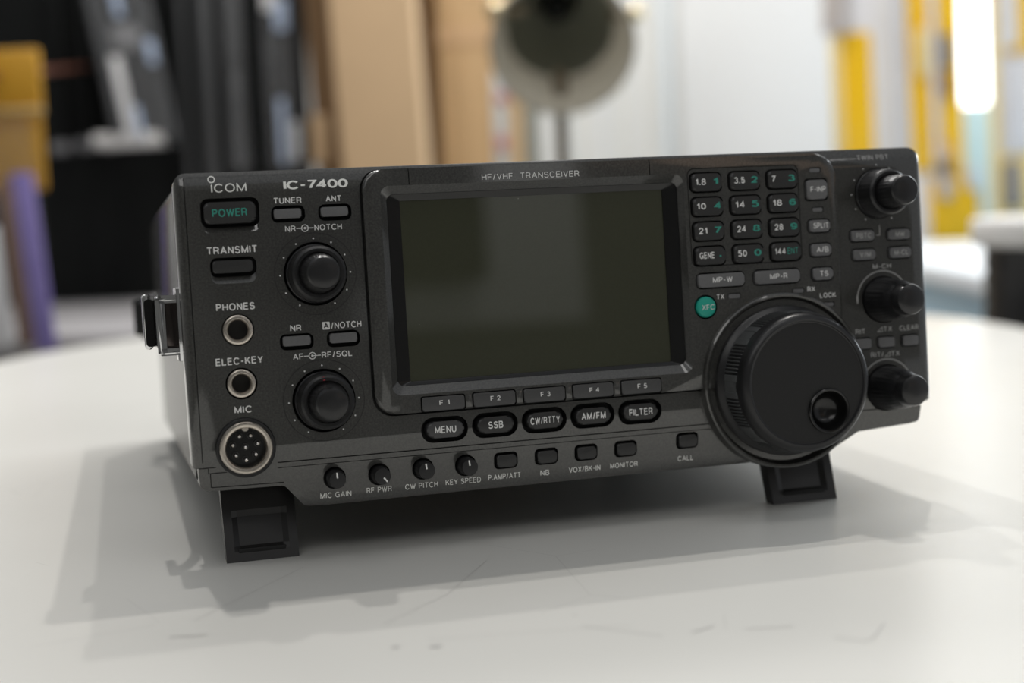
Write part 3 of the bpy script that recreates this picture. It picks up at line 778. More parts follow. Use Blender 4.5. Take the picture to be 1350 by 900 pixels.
# ------------------------------------------------------------------ the table
def table_material():
    m, nt, b = nmat('white_laminate'); L = nt.links
    tc = nt.nodes.new('ShaderNodeTexCoord')
    nz = nt.nodes.new('ShaderNodeTexNoise'); nz.inputs['Scale'].default_value = 6; nz.inputs['Detail'].default_value = 5
    L.new(tc.outputs['Object'], nz.inputs['Vector'])
    cr = nt.nodes.new('ShaderNodeValToRGB')
    cr.color_ramp.elements[0].position = 0.3; cr.color_ramp.elements[0].color = (0.665, 0.66, 0.625, 1)
    cr.color_ramp.elements[1].position = 0.7; cr.color_ramp.elements[1].color = (0.70, 0.695, 0.66, 1)
    L.new(nz.outputs['Fac'], cr.inputs['Fac'])
    # faint specks and hairline scratches
    vo = nt.nodes.new('ShaderNodeTexVoronoi'); vo.inputs['Scale'].default_value = 38; L.new(tc.outputs['Object'], vo.inputs['Vector'])
    lt = nt.nodes.new('ShaderNodeMath'); lt.operation = 'LESS_THAN'; lt.inputs[1].default_value = 0.035
    L.new(vo.outputs['Distance'], lt.inputs[0])
    w2 = nt.nodes.new('ShaderNodeTexVoronoi'); w2.feature = 'DISTANCE_TO_EDGE'; w2.inputs['Scale'].default_value = 11
    L.new(tc.outputs['Object'], w2.inputs['Vector'])
    l2 = nt.nodes.new('ShaderNodeMath'); l2.operation = 'LESS_THAN'; l2.inputs[1].default_value = 0.002
    L.new(w2.outputs['Distance'], l2.inputs[0])
    n3 = nt.nodes.new('ShaderNodeTexNoise'); n3.inputs['Scale'].default_value = 14; L.new(tc.outputs['Object'], n3.inputs['Vector'])
    g3 = nt.nodes.new('ShaderNodeMath'); g3.operation = 'GREATER_THAN'; g3.inputs[1].default_value = 0.56; L.new(n3.outputs['Fac'], g3.inputs[0])
    mu = nt.nodes.new('ShaderNodeMath'); mu.operation = 'MULTIPLY'; L.new(l2.outputs[0], mu.inputs[0]); L.new(g3.outputs[0], mu.inputs[1])
    ad = nt.nodes.new('ShaderNodeMath'); ad.operation = 'MAXIMUM'; L.new(lt.outputs[0], ad.inputs[0]); L.new(mu.outputs[0], ad.inputs[1])
    sc = nt.nodes.new('ShaderNodeMath'); sc.operation = 'MULTIPLY'; sc.inputs[1].default_value = 0.22; L.new(ad.outputs[0], sc.inputs[0])
    mx = nt.nodes.new('ShaderNodeMix'); mx.data_type = 'RGBA'; mx.inputs['B'].default_value = (0.33, 0.32, 0.31, 1)
    L.new(sc.outputs[0], mx.inputs['Factor']); L.new(cr.outputs['Color'], mx.inputs['A']); L.new(mx.outputs['Result'], b.inputs['Base Color'])
    b.inputs['Roughness'].default_value = 0.33
    b.inputs['Specular IOR Level'].default_value = 0.5
    return m
M['table'] = table_material()
M['tableleg'] = mat('grey_metal_leg', (0.25, 0.25, 0.26), 0.35, metal=0.8, var=0.1)
table = empty('round_table', (-0.015, 0.72, 0))
tag(table, 'white laminate round-ended table carrying the radio, lightly scratched', 'table')
def tabletop():
    bm = bmesh.new()
    out = []
    R, yc1, yc0 = 0.4204, 1.1058-0.72, 0.25-0.72
    for k in range(49): a = PI*k/48; out.append((R*math.cos(a), yc1+R*math.sin(a)))
    for k in range(49): a = PI+PI*k/48; out.append((R*math.cos(a), yc0+R*math.sin(a)))
    top = [bm.verts.new((x, y, TZ)) for x, y in out]; bot = [bm.verts.new((x, y, TZ-0.028)) for x, y in out]
    f = bm.faces.new(top); bm.faces.new(bot[::-1]); n = len(out)
    for i in range(n): bm.faces.new((top[i], bot[i], bot[(i+1) % n], top[(i+1) % n]))
    bmesh.ops.bevel(bm, geom=list(f.edges), offset=0.004, segments=3, profile=0.5, affect='EDGES')
    return bm
finish(tabletop(), 'tabletop', M['table'], table)
ttop = [o for o in table.children][0]
M['scuff'] = mat('grey_scuff', (0.50, 0.49, 0.475), 0.5, var=0.3, scale=400)
def scuff(u, v, pts, w_):
    d = at(u, v, 1.0) - CAM; p0 = CAM + d*((TZ-CAM.z)/d.z)
    bm = bmesh.new()
    for k in range(len(pts)-1):
        a_, b_ = Vector((*pts[k], 0)), Vector((*pts[k+1], 0)); n_ = (b_-a_).normalized().cross(Vector((0, 0, 1)))*w_/2
        bm.faces.new([bm.verts.new(Vector((p0.x+0.015, p0.y-0.72, TZ+0.0002))+q) for q in (a_-n_, b_-n_, b_+n_, a_+n_)])
    finish(bm, 'scuff_mark', M['scuff'], ttop, smooth=False)
scuff(522, 853, [(-.0012, 0), (.0010, .0004)], .0016); scuff(574, 852, [(-.0016, 0), (.0018, .0003)], .0017)
scuff(250, 839, [(-.006, 0), (-.003, .0006), (0, .0), (.005, .001)], .0006); scuff(925, 830, [(-.003, -.002), (0, 0), (.004, .003)], .0005)
scuff(1150, 843, [(-.010, .003), (-.002, -.001), (.0, .0), (.007, .014)], .0004); scuff(1010, 828, [(-.006, 0), (.008, .0005)], .0004)
scuff(640, 770, [(0, .03), (-.012, -.01), (-.03, -.04)], .00016); scuff(360, 780, [(-.02, -.03), (.006, .03)], .00016); scuff(700, 835, [(-.03, -.002), (.03, .004)], .00016)
for sx in (-1, 1):
    for y in (-0.42, 0.42):
        bm = bmesh.new(); tube(bm, [(sx*0.26, y, TZ-0.028), (sx*0.29, y*1.08, 0.0)], 0.02, 16)
        finish(bm, 'leg', M['tableleg'], table)

# ------------------------------------------------------------------ room
M['floor'] = mat('grey_vinyl_floor', (0.34, 0.33, 0.31), 0.4, var=0.08, scale=4)
M['wall'] = mat('off_white_wall', (0.72, 0.72, 0.70), 0.7, var=0.03, scale=3)
M['door'] = mat('white_door_paint', (0.71, 0.715, 0.71), 0.45, var=0.02, scale=2)
bm = bmesh.new(); box(bm, -3.4, 3.4, -2.4, 4.0, -0.06, 0.0); tag(finish(bm, 'floor', M['floor']), kind='structure')
bm = bmesh.new(); box(bm, -3.4, 3.4, 3.45, 3.55, 0.0, 2.7); tag(finish(bm, 'wall_back', M['wall']), kind='structure')
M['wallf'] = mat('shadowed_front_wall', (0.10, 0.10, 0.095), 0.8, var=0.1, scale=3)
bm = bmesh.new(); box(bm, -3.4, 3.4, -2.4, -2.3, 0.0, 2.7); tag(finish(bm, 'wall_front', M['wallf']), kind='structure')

bm = bmesh.new(); box(bm, -2.7, -2.6, -2.4, 4.0, 0.0, 2.7); tag(finish(bm, 'wall_left', mat('grey_side_wall', (0.30, 0.30, 0.29), 0.8, var=0.05)), kind='structure')
# unseen pale and dark boards added behind the camera to shape the screen's reflection
bm = bmesh.new(); box(bm, 1.25, 1.93, -2.3, -2.285, 0.95, 1.65, bev=0.003); tag(finish(bm, 'added_pale_board', M['door']), kind='structure')
bm = bmesh.new(); box(bm, 0.9, 1.585, -2.285, -2.2, 1.065, 1.9, bev=0.003); tag(finish(bm, 'added_dark_board', mat('dark_board_face', (0.03, 0.03, 0.03), 0.5)), kind='structure')
bm = bmesh.new(); box(bm, 1.95, 3.4, -2.3, -2.24, 1.52, 1.78, bev=0.003); tag(finish(bm, 'added_warm_board', mat('warm_board_face', (0.62, 0.44, 0.32), 0.5, var=0.1)), kind='structure')  # unseen warm board added for the highlight along the panel's top edge

def span(u0, v0, u1, v1, y):
    """x0, x1, z_bottom, z_top of a frame rectangle at distance y"""
    a = at(u0, v0, y); b = at(u1, v1, y)
    return a.x, b.x, b.z, a.z

# white door on the back wall
x0, x1, z0, z1 = span(893, 0, 1094, 200, 3.4)
bm = bmesh.new(); box(bm, x0, x1, 3.39, 3.45, 0.0, 2.1, bev=0.004); tag(finish(bm, 'door_1', M['door']), kind='structure')

# grey deck the left-hand display stands on
M['deck'] = mat('light_grey_deck', (0.42, 0.41, 0.42), 0.5, var=0.04, scale=5)
ct = empty('display_counter', (-0.75, 2.02, 0)); tag(ct, 'low light grey counter behind the table under the dark display', 'counter')
bm = bmesh.new(); box(bm, -0.75, 0.36, -0.32, 0.60, 0.690, 0.715, bev=0.004); finish(bm, 'counter_top', M['deck'], ct)
bm = bmesh.new(); box(bm, -0.73, 0.34, -0.30, 0.58, 0.0, 0.690); finish(bm, 'counter_body', M['deck'], ct)

M['black'] = mat('matt_black_board', (0.007, 0.008, 0.008), 0.7, var=0.2, scale=6, spec=0.2)
x0, x1, z0, z1 = span(-60, 0, 420, 405, 2.22)
bm = bmesh.new(); box(bm, x0, x1, 2.22, 2.25, 0.715, 1.75, bev=0.003)
tag(finish(bm, 'display_board', M['black']), 'tall matt black display board standing behind the hanging packets', 'display board')

# ------------------------------------------------------------------ hanging goods
M['clear'] = None
def clear_material():
    m, nt, b = nmat('clear_plastic_film')
    b.inputs['Base Color'].default_value = (0.9, 0.93, 0.97, 1)
    b.inputs['Roughness'].default_value = 0.12
    b.inputs['Alpha'].default_value = 0.045
    b.inputs['Specular IOR Level'].default_value = 0.6
    tc = nt.nodes.new('ShaderNodeTexCoord'); nz = nt.nodes.new('ShaderNodeTexNoise'); nz.inputs['Scale'].default_value = 25
    nt.links.new(tc.outputs['Object'], nz.inputs['Vector'])
    bp = nt.nodes.new('ShaderNodeBump'); bp.inputs['Strength'].default_value = 0.6; bp.inputs['Distance'].default_value = 0.01
    nt.links.new(nz.outputs['Fac'], bp.inputs['Height']); nt.links.new(bp.outputs['Normal'], b.inputs['Normal'])
    return m
M['clear'] = clear_material()
def colour(name, c, rough=0.5, **k):
    if name not in M: M[name] = mat(name, c, rough, **{**dict(var=0.06, scale=12), **k})
    return M[name]
colour('pack_grey', (0.075, 0.078, 0.082), 0.3); colour('pack_dark', (0.014, 0.015, 0.016), 0.45); colour('white_card', (0.85, 0.85, 0.86), 0.5)
colour('painted_blue_highlight', (0.55, 0.68, 0.92), 0.4); colour('purple_tape', (0.22, 0.16, 0.50), 0.5); colour('yellow_card', (0.72, 0.42, 0.03), 0.5)
colour('orange_card', (0.60, 0.31, 0.02), 0.5)
colour('zip', (0.52, 0.36, 0.14), 0.4); colour('brown_card', (0.22, 0.10, 0.05), 0.5); colour('tan', (0.66, 0.46, 0.27), 0.7); colour('tan_dark', (0.20, 0.115, 0.05), 0.7); colour('tan_mid', (0.60, 0.42, 0.23), 0.7)
colour('pale_grey', (0.78, 0.77, 0.76), 0.6); colour('bright_yellow', (0.95, 0.56, 0.003), 0.45); colour('pale_yellow', (0.88, 0.70, 0.30), 0.5)
colour('grey_green', (0.26, 0.28, 0.26), 0.5); colour('cream', (0.72, 0.70, 0.60), 0.6); colour('pale_blue', (0.62, 0.68, 0.72), 0.6)
colour('pinkish_grey', (0.55, 0.50, 0.47), 0.6); colour('silver', (0.68, 0.69, 0.73), 0.35); colour('peg', (0.30, 0.12, 0.08), 0.4, metal=0.6)
colour('printed_grey', (0.22, 0.22, 0.23), 0.5)

def slab(name, u0, v0, u1, v1, y, m, thick=0.012, parent=None, bev=0.003, lean=0.0, wave=0.0):
    """thin upright packet / card filling the frame rectangle at distance y"""
    x0, x1, z0, z1 = span(u0, v0, u1, v1, y)
    zc = (z0+z1)/2
    bm = bmesh.new(); box(bm, x0, x1, y-thick/2, y+thick/2, z0, z1, bev=min(bev, thick*0.4))
    if wave:
        bmesh.ops.subdivide_edges(bm, edges=[e for e in bm.edges if abs(e.verts[0].co.z-e.verts[1].co.z) > 0.03], cuts=8)
        for v in bm.verts: v.co.y += wave*math.sin((v.co.z-z0)*22+v.co.x*30)
    for v in bm.verts: v.co.x += (v.co.z-zc)*lean
    return finish(bm, name, m, parent)

def thing(name, label, cat, loc, group=None):
    return empty(name, loc, 0, label, cat, group)
def adopt(root, *parts):
    """parent parts that were modelled in place"""
    for p_ in parts:
        p_.parent = root; p_.matrix_parent_inverse = Matrix.Translation(root.location).inverted()
    return root
def base(u, v, y): p_ = at(u, v, y); return (p_.x, y, p_.z)

# grey uprights of the display stand
for lab, u0, u1 in (('grey upright post of the display stand nearest the hanging clear bag', 236, 260), ('second grey upright post of the display stand, beside the tan carton', 272, 284)):
    o = slab('display_post', u0, -90, u1, 409.5, 2.19, M['pack_grey'], 0.02, lean=0.0); tag(o, lab, 'post', 'uprights of the dark display stand')

def packet(name, u0, v0, u1, v1, y, label, inner=(), bag=True, foot=None, lean=0.0, group='packets hanging on the dark display', body='pack_dark', thick=0.03):
    r = thing(name, label, 'packet', base((u0+u1)/2, v1, y), group)
    ps = []
    ps.append(slab('contents', u0+2, v0, u1-2, v1-8, y+0.0145, M[body], thick, lean=lean, bev=0.006))
    for (a, b_, c, d, mm) in inner: ps.append(slab('insert_or_highlight', a, b_, c, d, y-thick/2-0.008, M[mm], 0.006, lean=lean))
    if foot: ps.append(slab('bag_seam', u0, v1-14, u1, v1, y-0.004, M[foot], thick*1.2, lean=lean, bev=0.006))
    if bag: ps.append(slab('plastic_bag', u0-2, v0-4, u1+2, v1, y-thick/2-0.018, M['clear'], 0.004, lean=lean, wave=0.004))
    return adopt(r, *ps)
wide = packet('cable_packet', 126, -60, 216, 192, 2.11, 'wide clear bag with a white card and painted bluish highlights hanging on the dark display', inner=((152, 74, 174, 182, 'white_card'), (146, -20, 160, 22, 'painted_blue_highlight'), (192, 52, 206, 84, 'painted_blue_highlight'), (146, 34, 186, 64, 'printed_grey'), (128, -50, 134, 180, 'pack_grey'), (204, -50, 212, 180, 'pack_grey'), (178, 140, 188, 180, 'painted_blue_highlight')), foot='pale_grey', lean=-0.15, body='pack_dark', thick=0.04)  # pale blue pieces are highlights of the shiny bag, painted in
c0 = at(172, -44, 2.13); bm = bmesh.new(); tube(bm, [(c0.x, 2.13, c0.z), (c0.x, 2.221, c0.z)], 0.004, 8)
hk = finish(bm, 'hanging_hook', M['peg']); adopt(wide, hk)
for (u0, u1, v1, lab) in ((68, 94, 202, 'slim dark cable packet with a pale foot, first to the right of the yellow bag'), (102, 128, 198, 'slim dark cable packet with a pale foot, middle of three beside the yellow bag'), (134, 152, 198, 'slim dark cable packet tucked against the wide clear bag')):
    packet('cable_packet', u0, -60, u1, v1, 2.1905, lab, foot='printed_grey', body='black', bag=False)
packet('cable_packet', 288, -60, 330, 226, 2.1905, 'tall dark clear-bagged packet between the grey post and the blue-highlighted packet', inner=((306, 95, 322, 226, 'pack_grey'),), body='pack_dark')
packet('cable_packet', 340, -60, 396, 226, 2.1905, 'tall dark packet with painted blue highlights and pale card hanging beside the tan carton', inner=((360, 0, 380, 40, 'painted_blue_highlight'), (366, 130, 380, 215, 'painted_blue_highlight'), (383, 160, 398, 212, 'white_card'), (345, -10, 362, 14, 'white_card')), body='pack_dark')  # blue pieces stand for reflections on the packet, put in as colour
# yellow bag with tape measure strip at the left
yb = thing('resealable_bag', 'yellow-topped resealable bag holding a purple strip, hanging at the left by the table edge', 'bag', base(30, 430, 1.62))
ps = [slab('header_card', -30, 67, 57, 140, 1.62, M['orange_card'], 0.008), slab('zip_strip', -30, 143, 58, 151, 1.615, M['zip'], 0.010),
      slab('back_card', -30, 150, 62, 250, 1.63, M['orange_card'], 0.006),
      slab('brown_strip', 2, 235, 52, 455, 1.628, M['brown_card'], 0.006, lean=-0.05), slab('white_card', -40, 300, 14, 455, 1.622, M['white_card'], 0.006, lean=-0.05),
      slab('bag_film', -34, 158, 68, 458, 1.60, M['clear'], 0.004, lean=-0.04, wave=0.004)]
strip = slab('purple_strip', 22, 228, 68, 462, 1.615, M['purple_tape'], 0.006, lean=-0.07)
adopt(yb, strip, *ps)
colour('dark_violet_mark', (0.05, 0.04, 0.14), 0.5)
for k, v in enumerate((258, 314, 342, 372, 400, 430)):
    mk = slab('printed_mark', 35+k*3.5, v-9, 53+k*3.5, v+9, 1.608, M['dark_violet_mark'], 0.003, parent=None)
    mk.parent = strip; mk.matrix_parent_inverse = Matrix.Translation(yb.location).inverted()
bm = bmesh.new(); tube(bm, [tuple(at(-10, 100, 1.60)), tuple(at(118, 88, 2.2))], 0.004, 10)
tag(finish(bm, 'display_hook', M['peg']), 'thin reddish display hook reaching over the yellow-topped bag', 'hook')

# cartons
def carton(name, u0, u1, vtop, y, depth, m, label, rz=0.0, tape=None, sidem=None, group='tall cartons behind the radio', ztop=None, lean=0.0):
    a = at(u0, 180, y); b = at(u1, 180, y); zt = ztop
    w = b.x-a.x
    r = thing(name, label, 'carton', ((a.x+b.x)/2, y, 0), group)
    bm = bmesh.new(); box(bm, -w/2, w/2, 0, depth, 0, zt, bev=0.003)
    for v in bm.verts: v.co.x += (v.co.z-1.0)*lean
    o = finish(bm, 'carton_body', m, r)
    if tape:
        for (z, h, mm) in tape:
            bm = bmesh.new(); box(bm, -w/2-0.001, w/2+0.001, -0.002, 0.0, z-h/2, z+h/2)
            finish(bm, 'packing_tape', mm, r)
    r.rotation_euler = (0, 0, rz)
    return r
carton('tall_carton', 446, 556, 0, 2.05, 0.16, M['tan'], 'tall plain tan carton standing beside the black display, with shiny spots', ztop=1.42, lean=-0.035)
dk = carton('tall_carton', 413, 449, 0, 2.14, 0.07, M['tan_dark'], 'narrow dark brown carton edge between black packets and tan carton', ztop=1.40, lean=-0.03)
fl_ = slab('carton_flap', 408, 152, 436, 216, 2.132, M['tan'], 0.006); adopt(dk, fl_)
carton('tall_carton', 540, 584, 0, 2.40, 0.14, M['tan_dark'], 'dark brown carton standing between the two tan cartons', ztop=1.45)
carton('tall_carton', 582, 690, 0, 2.30, 0.18, M['tan_mid'], 'tan carton with a strip of tape behind the lamp', ztop=1.5, tape=((1.098, 0.03, M['tan']),))
colour('shiny_tape', (0.62, 0.46, 0.30), 0.15)
o = slab('paper_roll', 546, 90, 586, 1190, 2.28, M['pale_grey'], 0.03, lean=-0.04, bev=0.01); tag(o, 'pale grey wrapped roll standing between the tan cartons', 'roll')
rib = thing('label_strip', 'pale strip with pink patches hanging left of the lamp post', 'strip', base(661, 205, 2.298))
adopt(rib, slab('strip', 648, 95, 672, 240, 2.2979, M['pale_blue'], 0.004))
colour('pink', (0.55, 0.22, 0.30), 0.5)
for v0, v1 in ((122, 135), (180, 196)): adopt(rib, slab('pink_patch', 655, v0, 669, v1, 2.294, M['pink'], 0.004))
o = slab('storage_cabinet', 668, 130, 742, 1000, 2.64, M['grey_green'], 0.25); tag(o, 'grey-green cabinet behind the lamp post', 'cabinet')

# reading lamp
M['shade_out'] = mat('grey_lamp_enamel', (0.30, 0.31, 0.27), 0.35, var=0.05)
M['shade_in'] = mat('pale_lamp_inside', (0.80, 0.75, 0.64), 0.4, var=0.04)
M['shade_deep'] = mat('shaded_lamp_inside', (0.24, 0.245, 0.195), 0.5, var=0.06)  # deep inside of the lampshade, its shade painted as darker olive
M['brass'] = mat('brass', (0.72, 0.62, 0.40), 0.25, metal=1.0, var=0.05)
M['pole'] = mat('bronze_pole', (0.20, 0.165, 0.12), 0.4, metal=0.7, var=0.1)
LY = 1.70
lc = at(742, 63, LY)
lamp = thing('floor_lamp', 'floor lamp with round pale grey metal shade on a thin bronze pole', 'lamp', (lc.x+0.0, LY+0.06, 0))
bm = bmesh.new()
rr = 93/FPX*LY
pr = [(rr, 0.0), (rr*0.99, 0.010), (rr*0.955, 0.024), (rr*0.925, 0.028), (rr*0.90, 0.046), (rr*0.865, 0.050), (rr*0.84, 0.066), (rr*0.80, 0.070)]
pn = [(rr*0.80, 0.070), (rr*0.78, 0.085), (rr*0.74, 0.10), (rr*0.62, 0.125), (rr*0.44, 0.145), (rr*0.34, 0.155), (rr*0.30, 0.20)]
lathe(bm, 0, 0, pr, 72, cap_end=False)
sh = finish(bm, 'lamp_shade', M['shade_in'], None)
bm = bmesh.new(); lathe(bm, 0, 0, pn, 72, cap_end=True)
sn = finish(bm, 'shaded_inside', M['shade_deep'], None)
bm = bmesh.new()
lathe(bm, 0, 0, [(r*1.012+0.001, y+0.002) for r, y in pr+pn[1:]], 72, cap_end=True)
so = finish(bm, 'shade_shell', M['shade_out'], None)
bm = bmesh.new(); lathe(bm, 0, 0, [(rr*0.2, 0.165), (rr*0.2, 0.12), (rr*0.15, 0.11), (rr*0.08, 0.108)], 32); sk = finish(bm, 'lamp_socket', M['black'], None)
rotm = Matrix.Rotation(math.radians(27), 4, 'X')
hl = Matrix.Translation(lc - lamp.location) @ rotm
sh.parent = lamp; sh.matrix_local = hl
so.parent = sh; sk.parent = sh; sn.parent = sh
pt = at(738, 150, LY+0.07)
bm = bmesh.new()
px0 = at(741, 180, LY+0.07).x - lamp.location.x
tube(bm, [(px0, 0.01, 0.02), (px0, 0.01, lc.z-0.02)], 0.0085, 16)
finish(bm, 'pole', M['pole'], lamp)
bm = bmesh.new()
t = bmesh.new(); bmesh.ops.create_cone(t, cap_ends=True, segments=48, radius1=0.13, radius2=0.12, depth=0.02); bmesh.ops.translate(t, vec=(px0, 0.01, 0.01), verts=t.verts); merge(bm, t)
finish(bm, 'lamp_base', M['pole'], lamp)
kl = at(655, 14, LY+0.05) - lamp.location; kr = at(838, 18, LY+0.05) - lamp.location
for c_, r_, d_ in ((kl, 0.013, 0.035), (kr, 0.010, -0.03)):
    bm = bmesh.new(); bmesh.ops.create_uvsphere(bm, u_segments=20, v_segments=12, radius=r_); bmesh.ops.translate(bm, vec=c_, verts=bm.verts)
    kb = finish(bm, 'yoke_knob', M['brass'], lamp)
    bm = bmesh.new(); tube(bm, [tuple(c_), tuple(c_+Vector((d_, 0, 0)))], 0.006, 10)
    finish(bm, 'yoke_pin', M['pole'], kb)

# vertical blind left of the door
bl = thing('vertical_blind', 'pale vertical blind with cream and blue-white slats beside the white door', 'blind', base(835, 230, 3.3))
us = [745, 760, 775, 793, 812, 832, 850, 868, 894]
cols = ['pale_blue', 'cream', 'white_card', 'pale_blue', 'cream', 'white_card', 'cream', 'pale_blue']
colour('white_slat', (0.74, 0.74, 0.72), 0.5)
for i in range(8):
    o = slab('slat', us[i], -60, us[i+1]-2, 420, 3.3, M['white_slat' if cols[i] == 'white_card' else cols[i]], 0.006); adopt(bl, o)

# hanging rack on the right with yellow packets
colour('rack_board', (0.80, 0.79, 0.80), 0.6)
o = slab('rack_board', 1096, -80, 1262, 905, 2.56, M['rack_board'], 0.02); tag(o, 'pale grey pegboard behind the yellow packets right of the white door', 'pegboard')
o = slab('rack_board', 1306, -80, 1420, 905, 2.56, M['rack_board'], 0.02); tag(o, 'pale grey pegboard at the right of the bright window', 'pegboard', None)
def ypack(u0, v0, u1, v1, y, label, inner=(), m='bright_yellow'):
    r = thing('hanging_packet', label, 'packet', base((u0+u1)/2, v1, y), 'yellow packets on the pegboard')
    ps = [slab('backing_card', u0, v0, u1, v1, y, M[m], 0.006, lean=-0.03)]
    for (a, b_, c, d, mm) in inner: ps.append(slab('insert_or_highlight', a, b_, c, d, y-0.012, M[mm], 0.014, lean=-0.03, bev=0.005))
    return adopt(r, *ps)
ypack(1104, 44, 1152, 235, 2.545, 'broad plain yellow packet hanging nearest the white door', ((1096, 48, 1112, 200, 'pale_yellow'),))
o = slab('hanging_box', 1084, -60, 1117, 44, 2.534, M['pinkish_grey'], 0.03); tag(o, 'pinkish grey box hanging above the broad yellow packet', 'box', 'goods on the pegboard')
ypack(1156, -60, 1194, 230, 2.545, 'silvery grey packet between two yellow packets', ((1178, -40, 1192, 215, 'silver'),), 'pale_grey')
ypack(1197, -60, 1228, 225, 2.545, 'narrow yellow packet with a pale oval window', ((1206, 38, 1222, 100, 'pale_yellow'), (1224, -40, 1234, 215, 'pale_grey')))
ypack(1238, -60, 1268, 240, 2.545, 'yellow packet with dark insert just left of the bright window', ((1240, 45, 1256, 90, 'printed_grey'), (1243, 95, 1254, 130, 'brown_card'), (1236, 190, 1256, 235, 'tan')))
ypack(1226, 238, 1292, 322, 2.545, 'low yellow bag with a brown insert under the bright window', ((1236, 205, 1256, 262, 'pinkish_grey'), (1274, 220, 1290, 250, 'pale_blue')))
ypack(1303, -60, 1317, 330, 2.545, 'thin yellow packet just right of the bright window', (), 'pale_yellow')
ypack(1322, -60, 1400, 68, 2.545, 'yellow packet at the top right edge', ((1318, -40, 1341, 62, 'pale_grey'),))
ypack(1320, 205, 1390, 285, 2.545, 'grey mesh-fronted packet above the cable spool', ((1324, 212, 1346, 275, 'printed_grey'),), 'pale_yellow')
ypack(1318, 72, 1400, 200, 2.545, 'pale grey packet hanging under the top right yellow packet', ((1326, 80, 1344, 190, 'silver'),), 'pale_grey')

# bright narrow window in the back wall
M['daylight'] = emat('daylight_glass', (0.95, 0.98, 1.0), 3.6)
x0, x1, z0, z1 = span(1272, -60, 1303, 136, 3.42)
bm = bmesh.new(); box(bm, x0, x1, 3.425, 3.449, z0, z1+0.3)
tag(finish(bm, 'window_1', M['daylight'], smooth=False), kind='structure')
colour('pale_teal', (0.50, 0.66, 0.66), 0.4)
o = slab('trim_1', 1268, 140, 1310, 300, 3.40, M['pale_teal'], 0.02); tag(o, kind='structure')

# pale bench, its blue daylight tint put into the colour, and cable spool
M['bench'] = mat('daylight_tinted_bench', (0.50, 0.76, 1.0), 0.4, var=0.03, scale=4)
bn = empty('side_bench', (1.15, 2.0, 0)); tag(bn, 'pale bench tinted blue by daylight behind the table at the right, below the yellow packets', 'bench')
bm = bmesh.new(); box(bm, -0.62, 0.9, -0.40, 0.38, 0.72, 0.745, bev=0.004); finish(bm, 'bench_top', mat('daylight_tinted_top', (0.84, 0.91, 1.0), 0.4, var=0.03), bn)
bm = bmesh.new(); box(bm, -0.60, 0.88, -0.385, 0.36, 0.0, 0.72); finish(bm, 'bench_body', M['bench'], bn)

SX, SY = at(1410, 300, 1.36).x, 1.36
zt = at(1300, 292, 1.30).z
sp = thing('cable_spool', 'tall spool of black ribbed cable with a white flange on top, at the right edge', 'spool', (SX, SY, 0))
M['winding'] = mat('black_cable', (0.008, 0.008, 0.009), 0.4, var=0.2)
M['flange'] = mat('white_flange', (0.72, 0.71, 0.70), 0.5, var=0.03)
bm = bmesh.new()
R0 = 0.077
rows = []
nz = 96; N = 64
for k in range(nz+1):
    z = 0.02 + (zt-0.045)*k/nz
    r_ = R0 - (0.0022 if k % 2 else 0.0)
    rows.append([bm.verts.new((r_*math.cos(2*PI*i/N), r_*math.sin(2*PI*i/N), z)) for i in range(N)])
for k in range(nz):
    for i in range(N): bm.faces.new((rows[k][i], rows[k][(i+1) % N], rows[k+1][(i+1) % N], rows[k+1][i]))
finish(bm, 'cable_winding', M['winding'], sp, ang=60)
for za, zb in ((0.0, 0.02), (zt-0.025, zt)):
    bm = bmesh.new()
    t = bmesh.new(); bmesh.ops.create_cone(t, cap_ends=True, segments=64, radius1=0.088, radius2=0.088, depth=zb-za)
    bmesh.ops.bevel(t, geom=list(t.edges), offset=0.004, segments=2, affect='EDGES', profile=0.5)
    bmesh.ops.translate(t, vec=(0, 0, (za+zb)/2), verts=t.verts); merge(bm, t)
    finish(bm, 'flange', M['flange'], sp)

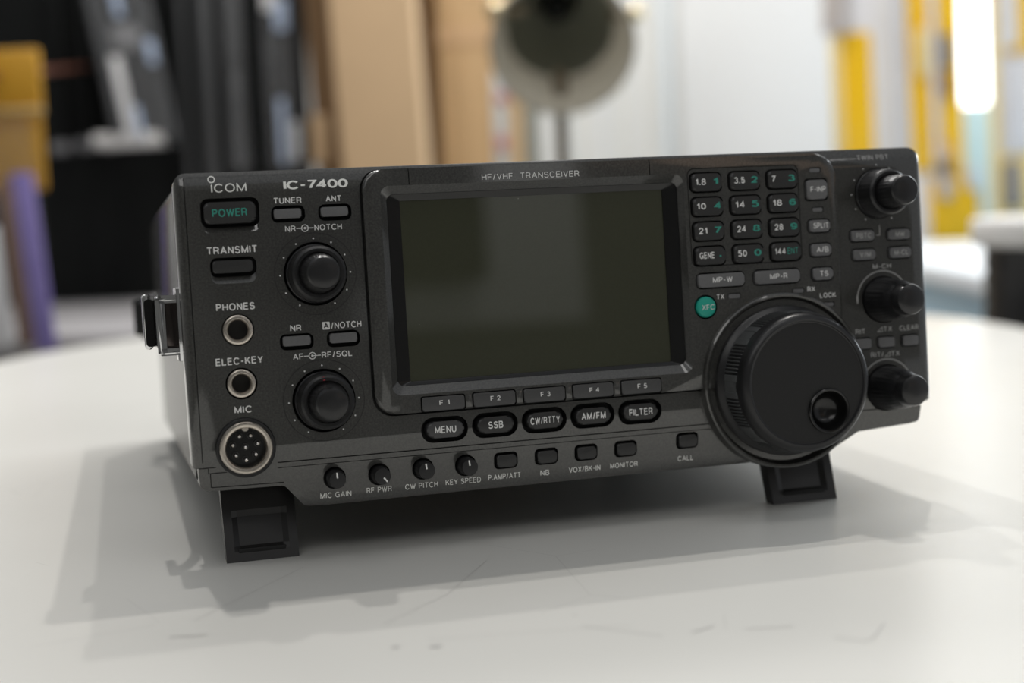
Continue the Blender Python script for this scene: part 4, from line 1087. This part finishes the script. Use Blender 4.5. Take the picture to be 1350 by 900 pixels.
# ------------------------------------------------------------------ light
w = bpy.data.worlds.new('world'); SC.world = w; w.use_nodes = True
bg = w.node_tree.nodes['Background']; bg.inputs['Color'].default_value = (0.93, 0.96, 1.0, 1); bg.inputs['Strength'].default_value = 0.32
def area(name, loc, target, sx, sy, power, col=(1, 1, 1)):
    ld = bpy.data.lights.new(name, 'AREA'); ld.shape = 'RECTANGLE'; ld.size = sx; ld.size_y = sy; ld.energy = power; ld.color = col
    o = bpy.data.objects.new(name, ld); C.objects.link(o); o.location = loc
    o.rotation_euler = (Vector(target)-Vector(loc)).to_track_quat('-Z', 'Y').to_euler()
    return o
area('ceiling_spot', (0.34, 1.28, 2.6), (0.34, 1.28, 0), 0.03, 0.03, 10, (1.0, 0.96, 0.91))
area('ceiling_spot', (-0.36, 1.20, 2.6), (-0.36, 1.20, 0), 0.03, 0.03, 8.4, (1.0, 0.97, 0.93))
area('ceiling_spot', (0.05, 1.75, 2.6), (0.05, 1.6, 0), 0.03, 0.03, 8.4, (1.0, 0.97, 0.93))
area('ceiling_fill', (0.1, 2.75, 2.65), (0.1, 3.0, 0), 2.6, 0.5, 44, (1.0, 0.98, 0.95))
area('ceiling_fill', (0.1, 0.05, 2.65), (0.1, 0.3, 0.7), 1.4, 0.35, 4, (1.0, 0.98, 0.95))  # added overhead fill, brightens the sloped bar under the display window
area('ceiling_fill', (-0.5, -1.2, 2.4), (0.0, 0.6, 0.7), 1.6, 0.8, 6, (1.0, 0.98, 0.95))  # added front fill above the camera, lifts the radio's face
area('ceiling_fill', (1.7, -1.1, 2.6), (1.8, -2.3, 1.2), 1.4, 0.4, 24, (1.0, 0.98, 0.95))  # added fill aimed at the front wall, brightens the board the screen reflects
area('window_daylight', (2.7, 2.9, 1.8), (0.5, 1.4, 0.8), 1.6, 1.4, 52, (0.90, 0.96, 1.0))

SC.view_settings.view_transform = 'Standard'
SC.view_settings.look = 'None'
SC.view_settings.exposure = 0.0
SC.cycles.max_bounces = 8
SC.cycles.use_denoising = True
